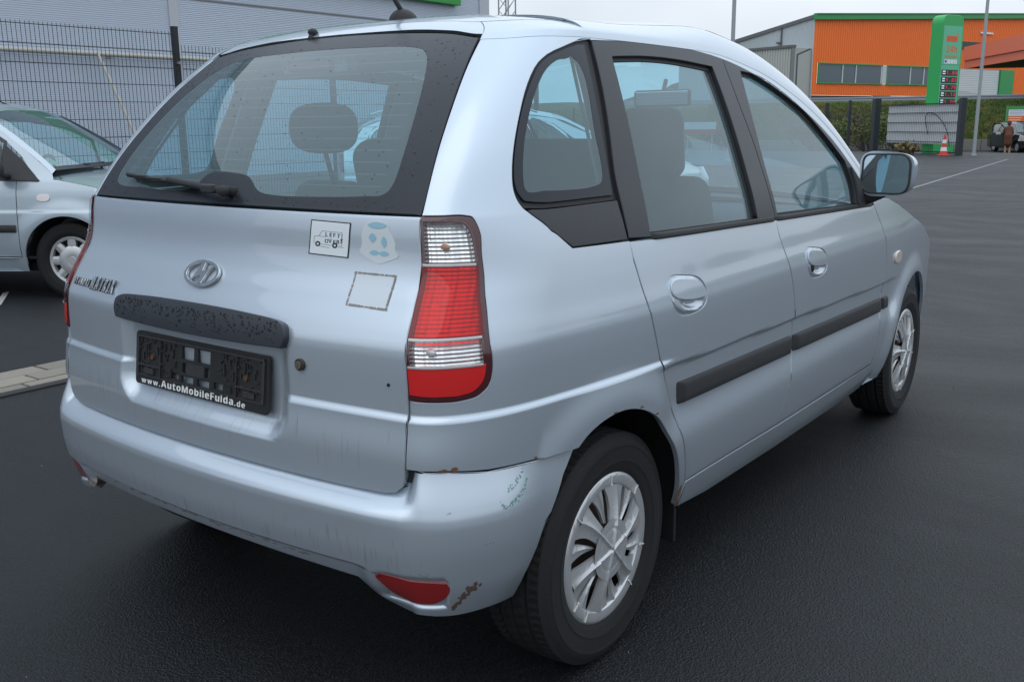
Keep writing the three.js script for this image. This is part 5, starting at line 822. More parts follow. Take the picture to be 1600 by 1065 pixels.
  const im = part('inner_mirror', [new RoundedBoxGeometry(0.235, 0.068, 0.03, 4, 0.014), bar([0, 0.02, -0.01], [0, 0.07, -0.06], 0.009, 8)], M.plastic, car); im.position.set(0.05, 1.43, -2.33); im.rotation.set(0.05, 0.25, 0);
  part('mirror_glass', new RoundedBoxGeometry(0.216, 0.054, 0.004, 3, 0.0019).translate(0, 0, 0.0152), M.mirror, im);
}
// ---------- other parked cars ----------
// a saloon-like body: flank surface over (s, y) with s = -z from the nose (z = 0 at the nose, tail at z = L)
function parkedCar(name, label, o) {
  const root = thing(name, label, 'car', o.pos, o.turn ?? 0, o.group);
  const W = pchip([[0.15, 0.80], [0.28, 0.845], [0.45, 0.875], [0.62, 0.885], [0.8, 0.875], [0.92, 0.845], [1.0, 0.80], [1.2, 0.71], [1.42, 0.60], [1.5, 0.55]].map(([y, w]) => [y, w * o.w / 0.885]));
  const taper = (z) => 1 - 0.16 * Math.max(0, (0.85 - z) / 0.85) ** 2.2 - 0.10 * Math.max(0, (z - o.L + 0.8) / 0.8) ** 2.2;
  const hubs = [o.front, o.front + o.base];
  const flank = (z, y, off = 0) => { let d = off; for (const h of hubs) { const r = Math.hypot(z - h, y - 0.3); if (r < 0.62) d += 0.022 * sstep(0.52, 0.385, r); } if (o.crease) d += 0.006 * sstep(o.crease + 0.012, o.crease - 0.004, y); return [W(y) * taper(z) + d, y, z]; };
  const F = (z, y) => flank(-z, y);                    // s = -z so that outward normals face +x
  const P = (list) => list.map(([z, y, c]) => [-z, y, c]);
  const two = (n, g, m, par) => { if (Array.isArray(g)) g = join(g); const [a, b] = Array.isArray(par) ? par : [root, root]; return [part(n, g, m, a), part(n, mirrorX(g), m, b)]; };
  // lower body: wing, doors, rear quarter
  const belt = o.belt, gapF = o.gaps[0], gapB = o.gaps[1], gapR = o.gaps[2];
  const cut = (z0, z1, extra) => { // flank strip between two shut lines, arches taken out
    const pts = []; const top = []; const n = 14; for (let i = 0; i <= n; i++) { const z = mix(z0, z1, i / n); top.push([z, belt(z)]); }
    const bot = []; const m = 60; for (let i = 0; i <= m; i++) { const z = mix(z1, z0, i / m); let y = extra; for (const h of hubs) { const dx = Math.abs(z - h); if (dx < 0.362) y = Math.max(y, 0.30 + Math.sqrt(0.362 ** 2 - dx * dx)); } bot.push([z, y]); }
    return panel(P([...top, ...bot]), F, { dy: 0.02, ds: 0.03 });
  };
  two('front_wing', cut(0.12, gapF, 0.26), o.paint);
  const d1 = two('front_door', cut(gapF, gapB, 0.34), o.paint), d2 = two('rear_door', cut(gapB, gapR, 0.34), o.paint);
  two('rear_wing', cut(gapR, o.L - 0.1, 0.26), o.paint);
  two('sill', panel(P([[hubs[0] + 0.36, 0.22], [hubs[1] - 0.36, 0.22], [hubs[1] - 0.36, 0.335], [hubs[0] + 0.36, 0.335]]), F, { dy: 0.03 }), o.sill ?? o.paint);
  const strip = (z0, z1) => gridGeo(12, 4, (u, v) => { const z = mix(z0, z1, u), y = 0.565 + (v - 0.5) * 0.06; return flank(z, y, 0.012 * Math.sin(Math.PI * clamp(v, 0.02, 0.98)) ** 0.4); });
  if (o.mould) { two('moulding', strip(gapF + 0.02, gapB - 0.02), M.plastic, d1); two('moulding', strip(gapB + 0.02, gapR - 0.1), M.plastic, d2); }
  // glasshouse: roof line and pillars
  const roofY = o.roofY, cowl = o.cowl, tailTop = o.tailTop;       // cowl, tailTop: [z, y] ends of the roof line
  const rl = (z) => roofY(z);
  const side = []; for (let i = 0; i <= 40; i++) { const z = mix(cowl, tailTop, i / 40); side.push([z, Math.min(rl(z) - 0.075, 1.44)]); }
  const bl = []; for (let i = 0; i <= 20; i++) { const z = mix(tailTop, cowl, i / 20); bl.push([z, belt(z)]); }
  for (let i = 0; i < side.length; i++) side[i][1] = Math.max(side[i][1], belt(side[i][0]) + 0.004);
  const wins = o.windows.map((w) => smooth(P(w), 0.03));
  const pan = wins.map((w, i) => two('side_window', panel(w, (s, y) => flank(-s, y, -0.012), { inset: 0, flange: 0, ds: 0.06, dy: 0.05 }), M.glass));
  wins.forEach((w, i) => { const cx = w.reduce((a, p) => a + p[0], 0) / w.length, cy = w.reduce((a, p) => a + p[1], 0) / w.length, gr = w.map(([s, y]) => [s + Math.sign(s - cx) * 0.022, y + Math.sign(y - cy) * 0.018]); two('window_frame', panel(gr, (s, y) => flank(-s, y, 0.002), { hole: w, inset: 0, ds: 0.05, dy: 0.04, flange: 0.004, holeFlange: 0.016 }), o.frame ?? M.trim, pan[i]); });
  // body coloured pillars: the sheet round the windows, the windows cut out strip by strip
  const pil = o.pillars.map((w) => panel(P(w), F, { inset: 0, flange: 0.006, ds: 0.05, dy: 0.04 }));
  two('pillar', pil, o.paint);
  // roof, screens, bonnet, nose and tail as sheets across the car
  const cross = (z, u, yc) => { const e = flank(z, Math.min(rl(z) - 0.07, 1.44)), x = mix(-1, 1, u), k = 1 - Math.abs(x) ** 3.2; return [e[0] * x, e[1] + (yc - e[1]) * (0.15 + 0.85 * k) * (Math.abs(x) > 0.999 ? 0 : 1) , z]; };
  const [ws0, ws1] = o.screen;                          // z range of the windscreen along the roof line
  const [rw0, rw1] = o.rear;
  part('roof', gridGeo(28, 30, (u, v) => { const z = mix(ws1, rw0, v); return cross(z, u, rl(z) + 0.0); }), o.paint, root);
  const lean = (z) => 0.11;                             // screens bulge forward in the middle
  const screen = part('windscreen', gridGeo(28, 16, (u, v) => { const z = mix(ws0, ws1, v), x = mix(-1, 1, u) * 0.965, y = Math.max(rl(z) - 0.07, 0.2), e = flank(z, Math.min(y, 1.44)); return [e[0] * x, y + 0.07 * mix(0.12, 1, v) * (1 - x * x) ** 0.6 + 0.002, z - 0.10 * (1 - x * x) * mix(1, 0.3, v)]; }), M.mist, root);
  two('screen_pillar', gridGeo(4, 20, (u, v) => { const z = mix(ws0 - 0.02, ws1 + 0.02, v), y = Math.max(rl(z) - 0.07, 0.2), e = flank(z, Math.min(y, 1.44)), x = mix(0.955, 1.0, u); return [e[0] * x, y + 0.03 * (1 - u) - 0.0, z - 0.012 * (1 - u)]; }), o.paint);
  part('screen_border', gridGeo(28, 2, (u, v) => { const z = mix(ws0 - 0.0, ws0 + 0.035, v), x = mix(-1, 1, u) * 0.965, y = Math.max(rl(z) - 0.07, 0.2), e = flank(z, Math.min(y, 1.44)); return [e[0] * x, y + 0.07 * 0.15 * (1 - x * x) ** 0.6 + 0.005, z - 0.10 * (1 - x * x) * mix(1, 0.95, v) - 0.004]; }), M.frit, screen);
  const hoodFn = (u, v) => { const x = mix(-1, 1, u), z = mix(0.16 + 0.10 * x * x, ws0 + 0.03 - 0.10 * (1 - x * x), v), e = flank(z, belt(z)); return [e[0] * x * 0.995, belt(z) + mix(0.02, 0.055, 1 - v * 0.3) * (1 - Math.abs(x) ** 2.4) + 0.0, z]; };
  part('bonnet', gridGeo(26, 18, hoodFn), o.paint, root);
  part('front_bumper', gridGeo(40, 12, (u, v) => { const a = mix(-1.25, 1.25, u), y = mix(0.2, belt(0.14) + 0.01, v), w = W(y) * 0.86; return [Math.sign(a) * w * Math.min(1, Math.abs(Math.sin(Math.min(1.57, Math.abs(a) * 1.35)))) ** 0.8, y, -0.02 + 0.62 * Math.max(0, Math.abs(a) - 0.72) ** 1.6 + 0.12 * (v > 0.75 ? (v - 0.75) * 2.5 : 0)]; }), o.paint, root);
  part('rear_window', gridGeo(24, 12, (u, v) => { const z = mix(rw0, rw1, v), x = mix(-1, 1, u) * 0.9, y = Math.max(rl(z) - 0.07, 0.2), e = flank(z, Math.min(y, 1.44)); return [e[0] * x, y + 0.07 * (1 - x * x) ** 0.6, z + 0.06 * (1 - x * x)]; }), M.glass, root);
  two('tail_pillar', gridGeo(6, 14, (u, v) => { const z = mix(rw0 - 0.02, rw1, v), y = Math.max(rl(z) - 0.07, 0.2), e = flank(z, Math.min(y, 1.44)), x = mix(0.88, 1.0, u); return [e[0] * x, y + 0.03 * (1 - u), z + 0.012 * (1 - u)]; }), o.paint);
  part('tail', gridGeo(30, 14, (u, v) => { const a = mix(-1, 1, u), y = mix(0.26, Math.max(rl(rw1) - 0.05, 0.8), v), w = W(y) * taper(o.L - 0.1); return [w * a, y, o.L - 0.1 + 0.1 * (1 - a ** 4) + (y < 0.6 ? 0.05 * (1 - a ** 6) : 0)]; }), o.paint, root);
  two('tail_lamp', gridGeo(6, 10, (u, v) => { const y = mix(0.78, 1.0, v), w = W(y) * taper(o.L - 0.1); return [w * mix(0.78, 1.003, u), y, o.L - 0.1 + 0.1 * (1 - mix(0.78, 1, u) ** 4) + 0.008]; }), phys(0.4, 0.012, 0.012, { roughness: 0.15, clearcoat: 1 }));
  two('headlamp', gridGeo(8, 8, (u, v) => { const z = mix(0.16, 0.62, u), y = mix(0.62, belt(z) - 0.01, v); return flank(z, y, 0.006); }), phys(0.75, 0.77, 0.78, { roughness: 0.1, clearcoat: 1, metalness: 0.4 }));
  part('underbody', box(1.5, 0.06, o.L - 0.7, 0, 0.24, o.L / 2), M.dark, root);
  for (const q of [1, -1]) hubs.forEach((h) => {
    part('wheel_housing', gridGeo(24, 4, (u, v) => { const a = mix(0, Math.PI, u); return [q * mix(0.5, 0.84, v) * o.w / 0.885, 0.30 + 0.37 * Math.sin(a), h + 0.37 * Math.cos(a)]; }), M.dark, root);
    const w = new THREE.Group(); w.name = 'wheel'; w.position.set(q * (o.w - 0.125), 0.305, h); w.rotation.y = q > 0 ? 0 : Math.PI; root.add(w);
    part('tyre', parkedCar.tyre ??= tyreGeo(0.305, 0.19, 0.200), tyreMat, w); part('wheel_cover', parkedCar.cap ??= plainCap(), coverMat, w); part('rim', parkedCar.back ??= new THREE.CircleGeometry(0.2, 40).rotateY(Math.PI / 2).translate(0.04, 0, 0), M.dark, w);
  });
  // cabin
  const cab = std(0.10, 0.105, 0.11, 0.9);
  const zc = ws0 + 0.75;
  for (const q of [1, -1]) { const s = part('seat', [new RoundedBoxGeometry(0.48, 0.62, 0.14, 3, 0.06).rotateX(0.2).translate(q * 0.36, 0.84, zc + 0.75), new RoundedBoxGeometry(0.5, 0.14, 0.5, 3, 0.05).translate(q * 0.36, 0.54, zc + 0.42), new RoundedBoxGeometry(0.27, 0.18, 0.1, 3, 0.045).translate(q * 0.36, 1.24, zc + 0.86)], M.fabric, root); }
  part('rear_seat', [new RoundedBoxGeometry(1.2, 0.6, 0.14, 3, 0.06).rotateX(0.22).translate(0, 0.84, zc + 1.65)], M.fabric, root);
  part('dashboard', box(1.30, 0.3, 0.5, 0, belt(ws0) - 0.22, ws0 + 0.45, 0.05), std(0.10, 0.105, 0.11, 0.85), root);
  part('cabin_floor', box(1.45, 0.04, 2.6, 0, 0.34, zc + 0.8), cab, root);
  part('door_card', [box(0.02, 0.62, 2.2, 0.76, 0.66, zc + 0.7), box(0.02, 0.62, 2.2, -0.76, 0.66, zc + 0.7)], cab, root);
  const sw = part('steering_wheel', new THREE.TorusGeometry(0.18, 0.016, 8, 36), M.plastic, root); sw.position.set(-0.37, 0.93, zc - 0.02); sw.rotation.x = -0.4;
  return { root, flank, F, P, two, d1, d2, belt, screen, hoodFn, cross, rl };
}
function plainCap() {        // seven-window wheel cover facing +x
  const out = [new THREE.LatheGeometry([[0.165, 0.05], [0.17, 0.078], [0.188, 0.082], [0.197, 0.076], [0.200, 0.06]].map((p) => new THREE.Vector2(...p)), 72).rotateZ(-Math.PI / 2), new THREE.LatheGeometry([[0.0001, 0.092], [0.03, 0.092], [0.034, 0.086], [0.05, 0.088], [0.10, 0.084], [0.118, 0.075]].map((p) => new THREE.Vector2(...p)), 56).rotateZ(-Math.PI / 2)];
  for (let k = 0; k < 8; k++) { const a0 = k / 8 * 6.2832; out.push(gridGeo(8, 8, (u, v) => { const r = mix(0.105, 0.172, v), a = a0 + (u - 0.5) * mix(0.62, 0.36, v), x = 0.079 - 0.006 * Math.abs(u - 0.5) * 2; return [x, r * Math.sin(a), r * Math.cos(a)]; })); for (const e of [-1, 1]) out.push(gridGeo(1, 8, (u, v) => { const r = mix(0.105, 0.172, v), a = a0 + e * 0.5 * mix(0.62, 0.36, v); return [0.073 - 0.025 * u, r * Math.sin(a), r * Math.cos(a)]; })); }
  return join(out.map((g) => toCreasedNormals(g, 0.6)));
}
const lin = (pts) => (x) => { if (x <= pts[0][0]) return pts[0][1]; for (let i = 1; i < pts.length; i++) if (x <= pts[i][0]) return mix(pts[i - 1][1], pts[i][1], (x - pts[i - 1][0]) / (pts[i][0] - pts[i - 1][0])); return pts[pts.length - 1][1]; };
{ // light blue hatchback on the left: nose towards -z, its right flank faces the camera
  const belt = pchip([[0, 0.70], [0.3, 0.80], [0.8, 0.92], [1.0, 0.948], [1.3, 0.944], [1.6, 0.946], [2.4, 0.96], [3.4, 0.985], [4.2, 0.99]]);
  const roofY = pchip([[0.9, 0.99], [1.0, 1.075], [1.27, 1.275], [1.44, 1.385], [1.62, 1.49], [1.82, 1.555], [2.2, 1.595], [2.9, 1.59], [3.5, 1.52], [3.85, 1.40], [4.2, 1.10]]);
  const bc = Math.cos(-1.0), bs = Math.sin(-1.0), BLUE = [-5.44 - (0.80 * bc + 0.87 * bs), 0, -2.77 - (-0.80 * bs + 0.87 * bc)];
  const c = parkedCar('blue_hatchback', 'pale blue hatchback parked nose right before the mesh fence at the left edge', { pos: BLUE, turn: -1.0, w: 0.885, L: 4.34, front: 0.87, base: 2.64, belt, gaps: [1.26, 2.32, 3.3], roofY, cowl: 1.2, tailTop: 4.15, screen: [1.0, 1.62], rear: [3.6, 4.2], paint: M.paintBlue, mould: true, crease: 0.70,
    windows: [[[1.40, 0.956, 1], [1.41, 1.225, 1], [1.60, 1.325], [1.80, 1.375], [2.28, 1.395], [2.30, 0.965, 1]], [[2.40, 0.97, 1], [2.39, 1.395, 1], [3.0, 1.395], [3.26, 1.35], [3.30, 0.985, 1]]],
    pillars: [[[1.12, 0.936], [0.96, 0.945], [0.985, 0.992], [1.27, 1.206], [1.44, 1.318], [1.62, 1.415], [1.8, 1.44], [2.4, 1.445], [2.9, 1.445], [3.5, 1.43], [3.85, 1.32], [4.2, 1.02], [4.1, 0.99], [3.36, 0.985], [3.30, 1.37], [3.0, 1.412], [2.36, 1.412], [1.80, 1.395], [1.58, 1.345], [1.40, 1.248], [1.25, 1.125], [1.12, 0.955]], [[2.31, 0.96], [2.31, 1.40], [2.38, 1.40], [2.39, 0.965]]] });
  const { root, flank, P, F } = c;
  part('antenna', [bar([0, 1.475, 1.62], [0.0, 1.70, 2.12], 0.005, 6), box(0.03, 0.03, 0.06, 0, 1.475, 1.63, 0.01)], M.dark, root);
  // door mirror with its black triangle
  const tri = part('mirror_base', panel(P([[1.09, 0.932], [1.07, 0.942], [1.24, 1.10], [1.41, 1.228], [1.41, 0.945]]), (s, y) => flank(-s, y, 0.012), { flange: 0.02 }), M.plastic, c.d1[0]);
  const mr = part('door_mirror', [new THREE.SphereGeometry(1, 24, 16).scale(0.12, 0.085, 0.07), bar([-0.16, -0.06, -0.03], [-0.02, -0.03, 0], 0.028, 10)], M.plastic, root); mr.position.set(0.99, 1.035, 1.36);
  const mg = part('mirror_glass', new THREE.SphereGeometry(1, 20, 14).scale(0.10, 0.07, 0.01).translate(0, 0, 0.066), M.mirror, mr);
  part('indicator', panel(smooth(P([[0.99, 0.825], [0.985, 0.80], [1.0, 0.785], [1.075, 0.785], [1.09, 0.80], [1.085, 0.82], [1.07, 0.832], [1.005, 0.832]]), 0.01), (s, y) => flank(-s, y, 0.008), { inset: 0, ds: 0.02, dy: 0.02 }), phys(0.8, 0.74, 0.72, { roughness: 0.2, clearcoat: 1 }), root);
  part('wiper', [tube([[0.70, 1.005, 1.02], [0.4, 1.02, 0.965], [0.0, 1.03, 0.925], [-0.4, 1.04, 0.95]], 0.014, 20, 6), tube([[0.68, 1.02, 1.03], [0.4, 1.035, 0.975], [0.05, 1.048, 0.935]], 0.009, 16, 6), box(0.1, 0.035, 0.04, 0.3, 1.035, 0.955, 0.01)], M.rubber, root);
  part('shut_line', tube([[0.765, 0.985, 0.965], [0.795, 0.94, 0.91], [0.805, 0.905, 0.86]], 0.0035, 10, 5), M.dark, root);
  part('emission_badge', gridGeo(6, 6, (u, v) => { const a = u * 6.283, r = 0.045 * v; return [0.62 + r * Math.cos(a), 1.07 + r * Math.sin(a) * 0.6, 1.06 + r * Math.sin(a) * 0.75]; }), std(0.05, 0.35, 0.15, 0.5), root);
  part('shadow_gap', [box(0.004, 0.02, 2.1, 0.86, 0.335, 2.2)], M.dark, root);
}
{ // white estate further along, seen through the rear window
  const belt = pchip([[0, 0.72], [0.4, 0.84], [1.2, 0.96], [2.5, 1.0], [4.5, 1.06]]);
  const roofY = pchip([[1.05, 1.0], [1.5, 1.25], [2.0, 1.47], [2.4, 1.515], [3.4, 1.51], [4.1, 1.47], [4.35, 1.38], [4.58, 1.06]]);
  const c = parkedCar('silver_estate', 'pale silver estate with bright window surround, seen through the rear window of the silver hatchback', { pos: [-4.0, 0, -10.75], turn: -0.8, w: 0.885, L: 4.7, front: 0.9, base: 2.72, belt, gaps: [1.3, 2.35, 3.4], roofY, cowl: 1.2, tailTop: 4.5, screen: [1.08, 1.98], rear: [4.2, 4.58], paint: M.paintLight, mould: false, crease: 0.72, frame: M.satin,
    windows: [[[1.62, 0.985, 1], [2.02, 1.30, 1], [2.28, 1.40], [2.30, 1.0, 1]], [[2.40, 1.01, 1], [2.39, 1.41, 1], [3.3, 1.405], [3.35, 1.03, 1]], [[3.45, 1.05, 1], [3.42, 1.40, 1], [3.95, 1.375], [4.20, 1.27], [4.27, 1.17], [4.20, 1.12], [4.0, 1.09]]],
    pillars: [[[1.3, 0.965], [1.08, 0.93], [1.52, 1.18], [2.0, 1.395], [2.4, 1.445], [3.4, 1.44], [4.1, 1.395], [4.35, 1.31], [4.58, 1.0], [4.5, 1.06], [4.22, 1.085], [4.31, 1.17], [4.23, 1.30], [3.97, 1.395], [3.4, 1.42], [2.36, 1.43], [2.0, 1.33], [1.78, 1.16], [1.50, 0.985]], [[2.31, 1.0], [2.31, 1.42], [2.38, 1.42], [2.39, 1.005]], [[3.36, 1.03], [3.32, 1.42], [3.41, 1.42], [3.44, 1.045]], [[3.44, 1.03], [3.45, 1.05], [4.0, 1.085], [4.25, 1.125], [4.5, 1.06]]] });
  part('roof_rail', [0.62, -0.62].map((x) => tube([[x, 1.47, 2.2], [x, 1.52, 2.4], [x, 1.53, 3.2], [x, 1.50, 4.1], [x, 1.46, 4.25]], 0.014, 20, 6)), M.satin, c.root);
}
// ---------- street furniture by the gate ----------
{
  for (const [x, z, h, r, lab] of [[-12.22, -30, 10, 0.075, 'tall grey lamp column rising behind the silver car roof'], [-6.08, -37.72, 9.5, 0.062, 'tall grey pole standing right of the green price sign']]) { const p = thing('lamp_column', lab, 'pole', [x, groundY(x, z), z]); part('pole', [bar([0, 0, 0], [0, h, 0], r, 14, r * 0.8), new THREE.CylinderGeometry(r * 1.5, r * 1.6, 0.06, 14).translate(0, 0.03, 0)], M.galv, p); if (h > 9.8) part('lamp_head', box(0.7, 0.1, 0.25, 0.35, h, 0, 0.04), M.galv, p); }
  const l = thing('street_lamp', 'small dark street lamp in front of the pale container by the orange hall', 'street lamp', [-25.75, 2.6, -71.2]); part('pole', bar([0, 0, 0], [0, 3.5, 0], 0.06, 10), std(0.07, 0.08, 0.09, 0.5), l); part('lamp_head', [beam([0, 3.48, 0], [0.9, 3.85, -0.2], 0.22, 0.09)], std(0.06, 0.07, 0.08, 0.5), l);
  const m = thing('lattice_mast', 'thin steel lattice mast far away above the silver car roof', 'mast', [-55, -0.5, -74.2]); const legs = [], br = []; const w = 0.56; for (const [a, b] of [[-1, -1], [1, -1], [1, 1], [-1, 1]]) legs.push(bar([a * w, 0, b * w], [a * w, 26, b * w], 0.07, 6)); for (let y = 0; y < 26; y += 1.1) { br.push(bar([-w, y, w], [w, y + 1.1, w], 0.035, 4), bar([w, y, w], [-w, y + 1.1, w], 0.035, 4), bar([-w, y, -w], [w, y + 1.1, -w], 0.035, 4), bar([-w, y, w], [-w, y + 1.1, -w], 0.035, 4), bar([w, y, w], [w, y + 1.1, -w], 0.035, 4)); } legs.forEach((g) => part('leg', g, M.steel, m)); part('bracing', br, M.steel, m).userData.kind = 'stuff';
}
{ // fuel price pylon: broad face towards +x, narrow face towards the camera
  const s = thing('price_sign', 'tall green filling station price sign with red digit displays', 'sign', [-8.05, -0.01, -40.66], -0.36);
  const prof = new THREE.Shape(); const H = 5.25, W = 0.66, R = 0.35; prof.moveTo(-W, 0); prof.lineTo(W, 0); prof.lineTo(W, H - R); prof.quadraticCurveTo(W, H, W - R, H); prof.lineTo(-W + R, H); prof.quadraticCurveTo(-W, H, -W, H - R); prof.closePath();
  const g = new THREE.ExtrudeGeometry(prof, { depth: 0.44, bevelEnabled: true, bevelSize: 0.02, bevelThickness: 0.03, bevelSegments: 2, curveSegments: 10 }); g.translate(0, 0, -0.22); g.rotateY(Math.PI / 2);
  part('body', g, std(0.03, 0.40, 0.10, 0.4), s);
  const face = canvasTex(256, 1024, (c, w, h) => {
    c.fillStyle = '#5fbf95'; c.fillRect(0, 0, w, h); c.fillStyle = '#48a880'; c.fillRect(0, 372, w, 10);
    c.fillStyle = '#e2622e'; c.fillRect(44, 96, 156, 58); c.fillStyle = '#b3532f'; for (let i = 0; i < 6; i++) c.fillRect(58 + i * 22, 108, 6, 34); c.fillRect(44, 150, 156, 5); c.fillStyle = '#e2622e'; c.fillRect(176, 78, 30, 10);
    c.font = 'bold 92px sans-serif'; c.textAlign = 'center'; c.fillStyle = '#d4632f'; c.fillText('24h', 128, 258);
    c.fillStyle = '#cf6a3b'; for (let i = 0; i < 9; i++) c.fillRect(40 + i * 19, 288, 13, 24);
    ['#35509b', '#dfe6ea', '#e8e9e4', '#d8e2e8'].forEach((k, i) => { c.fillStyle = '#e4eaec'; c.fillRect(38 + i * 45, 326, 40, 40); c.fillStyle = k; c.fillRect(44 + i * 45, 334, 28, 24); });
  });
  part('sign_face', gridGeo(1, 1, (u, v) => [0.254, mix(0.9, 4.86, v), mix(0.60, -0.60, u), u, v]), new THREE.MeshStandardMaterial({ map: face, roughness: 0.35, side: THREE.DoubleSide }), s);
  const txt = ['1.899', '1.839', '1.789', '1.129', '1.289'];
  txt.forEach((t, i) => { const tex = canvasTex(256, 96, (c, w, h) => { c.fillStyle = '#11161b'; c.fillRect(0, 0, w, h); c.fillStyle = '#cfd8db'; c.fillRect(8, 14, 46, 26); c.fillRect(8, 56, 46, 20); c.fillStyle = '#e8303a'; c.font = 'bold 78px monospace'; c.fillText(t.slice(0, 4), 66, 76); }); const y = 3.10 - i * 0.275; part('price_display', box(0.05, 0.225, 1.02, 0.245, y, 0.02, 0.01), std(0.02, 0.02, 0.025, 0.4), s); part('digits', gridGeo(1, 1, (u, v) => [0.274, y + mix(-0.105, 0.105, v), mix(0.52, -0.48, u), u, v]), new THREE.MeshStandardMaterial({ map: tex, roughness: 0.3, emissive: C(1, 1, 1), emissiveMap: tex, emissiveIntensity: 0.25, side: THREE.DoubleSide }), s); });
}
{ // gate and mesh fence beyond it
  const A = [-6.66, -38.0], B = [-10.9, -42.0], D = [-14.8, -46.9];
  const heading = (p, q) => Math.atan2(-(q[1] - p[1]), q[0] - p[0]), len = (p, q) => Math.hypot(q[0] - p[0], q[1] - p[1]);
  const fpost = (x, z, w, h, lab) => { const p = thing('fence_post', lab, 'post', [x, groundY(x, z), z], heading(A, B)); part('post', box(w, h, w, 0, h / 2, 0, 0.012), std(0.022, 0.03, 0.037, 0.5), p); part('cap', box(w + 0.012, 0.015, w + 0.012, 0, h + 0.008, 0, 0.004), std(0.03, 0.04, 0.045, 0.5), p); return p; };
  fpost(A[0], A[1], 0.2, 2.05, 'dark gate post at the right end of the white banner'); fpost(B[0] - 0.1, B[1] - 0.1, 0.27, 2.2, 'thick dark gate post at the left end of the white banner'); fpost(-12.95, -44.6, 0.11, 2.3, 'thin dark fence post left of the thick gate post'); fpost(-14.85, -47, 0.16, 2.35, 'dark fence post beside the car windscreen pillar');
  const gate = thing('gate', 'mesh gate with white banner between two dark posts', 'gate', [A[0], 0.06, A[1]], heading(A, B)); { const w = len(A, B) - 0.2, [v, h] = meshPanel(w, 1.85, { hy: 0.37, vx: 0.12, rv: 0.0032, rh: 0.011 }); part('wire_mesh', v, fenceMat, gate).userData.kind = 'stuff'; part('cross_wire', h, fenceMat, gate).userData.kind = 'stuff'; part('frame', [box(w, 0.05, 0.05, w / 2, 0.02, 0), box(w, 0.04, 0.05, w / 2, 1.84, 0)], fenceMat, gate); }
  const ban = thing('banner', 'blank white banner tied behind the mesh of the gate', 'banner', [A[0], 0.3, A[1]], heading(A, B)); { const w = len(A, B); part('sheet', gridGeo(30, 10, (u, v) => [mix(0.3, w - 0.75, u), mix(0.08, 1.56, v), 0.05 + 0.012 * noise2(u * 5, v * 2), u, v]), std(0.55, 0.58, 0.6, 0.6), ban); part('cable', tube([[2.0, 0.45, -0.04], [2.25, 1.1, -0.04], [2.1, 1.25, -0.04], [1.5, 1.15, -0.04], [0.8, 0.6, -0.04], [0.55, 0.0, -0.04]], 0.014, 30, 5), M.dark, ban); }
  const fs = [[B, [-12.95, -44.6]], [[-12.95, -44.6], D]]; fs.forEach(([p, q], i) => { const f = thing('mesh_fence', ['thin wire fence section just left of the thick gate post', 'thin wire fence section behind the windscreen pillar'][i], 'fence', [p[0], groundY(p[0], p[1]), p[1]], heading(p, q), 'thin wire fence sections beyond the gate'); const [v, h] = meshPanel(len(p, q), 1.9, { vx: 0.1, hy: 0.4, rv: 0.004 }); part('wire_mesh', v, fenceMat, f).userData.kind = 'stuff'; part('cross_wire', h, fenceMat, f).userData.kind = 'stuff'; });
  // more fence seen through the car's windows, with a red and white board
  for (let i = 0; i < 4; i++) { const p = [-15.2 - i * 2.6, -46.4 + i * 3.2], q = [-17.8 - i * 2.6, -43.2 + i * 3.2]; const f = thing('mesh_fence', `mesh fence section seen through the side windows, ${['first', 'second', 'third', 'fourth'][i]} from the gate`, 'fence', [p[0], groundY(p[0], p[1]), p[1]], heading(p, q), 'mesh fence seen through the car windows'); const [v, h] = meshPanel(len(p, q), 1.9, { vx: 0.1, hy: 0.3 }); part('wire_mesh', v, fenceMat, f).userData.kind = 'stuff'; part('cross_wire', h, fenceMat, f).userData.kind = 'stuff'; part('post', box(0.09, 2.0, 0.09, 0, 1, 0), fenceMat, f); }
  const rb = thing('advert_board', 'small red and white board seen through the rear door window', 'sign', [-16.3, 0.75, -36.1], 0.6); part('board', box(1.3, 0.5, 0.04, 0, 0.3, 0, 0.005), std(0.6, 0.62, 0.62, 0.5), rb); part('stripe', box(1.3, 0.2, 0.045, 0, 0.16, 0.001), std(0.45, 0.05, 0.04, 0.5), rb); part('leg', [box(0.05, 0.85, 0.05, -0.5, -0.33, -0.02)], M.steel, rb); part('leg', [box(0.05, 0.85, 0.05, 0.5, -0.33, -0.02)], M.steel, rb);
}
{ // traffic cone
  const c = thing('traffic_cone', 'red and white traffic cone at the foot of the price sign', 'traffic cone', [-7.04, 0, -37.35]);
  const red = std(0.55, 0.05, 0.03, 0.5), wh = std(0.7, 0.7, 0.7, 0.5), band = (y0, y1, m) => { const r = (y) => mix(0.145, 0.035, y / 0.74); part('band', new THREE.CylinderGeometry(r(y1), r(y0), y1 - y0, 24, 1, true).translate(0, (y0 + y1) / 2, 0), m, c); };
  band(0.03, 0.17, red); band(0.17, 0.31, wh); band(0.31, 0.45, red); band(0.45, 0.58, wh); band(0.58, 0.74, red); part('tip', [new THREE.CylinderGeometry(0.03, 0.036, 0.03, 16).translate(0, 0.75, 0)], red, c); part('base', box(0.40, 0.04, 0.40, 0, 0.02, 0, 0.012), red, c);
}
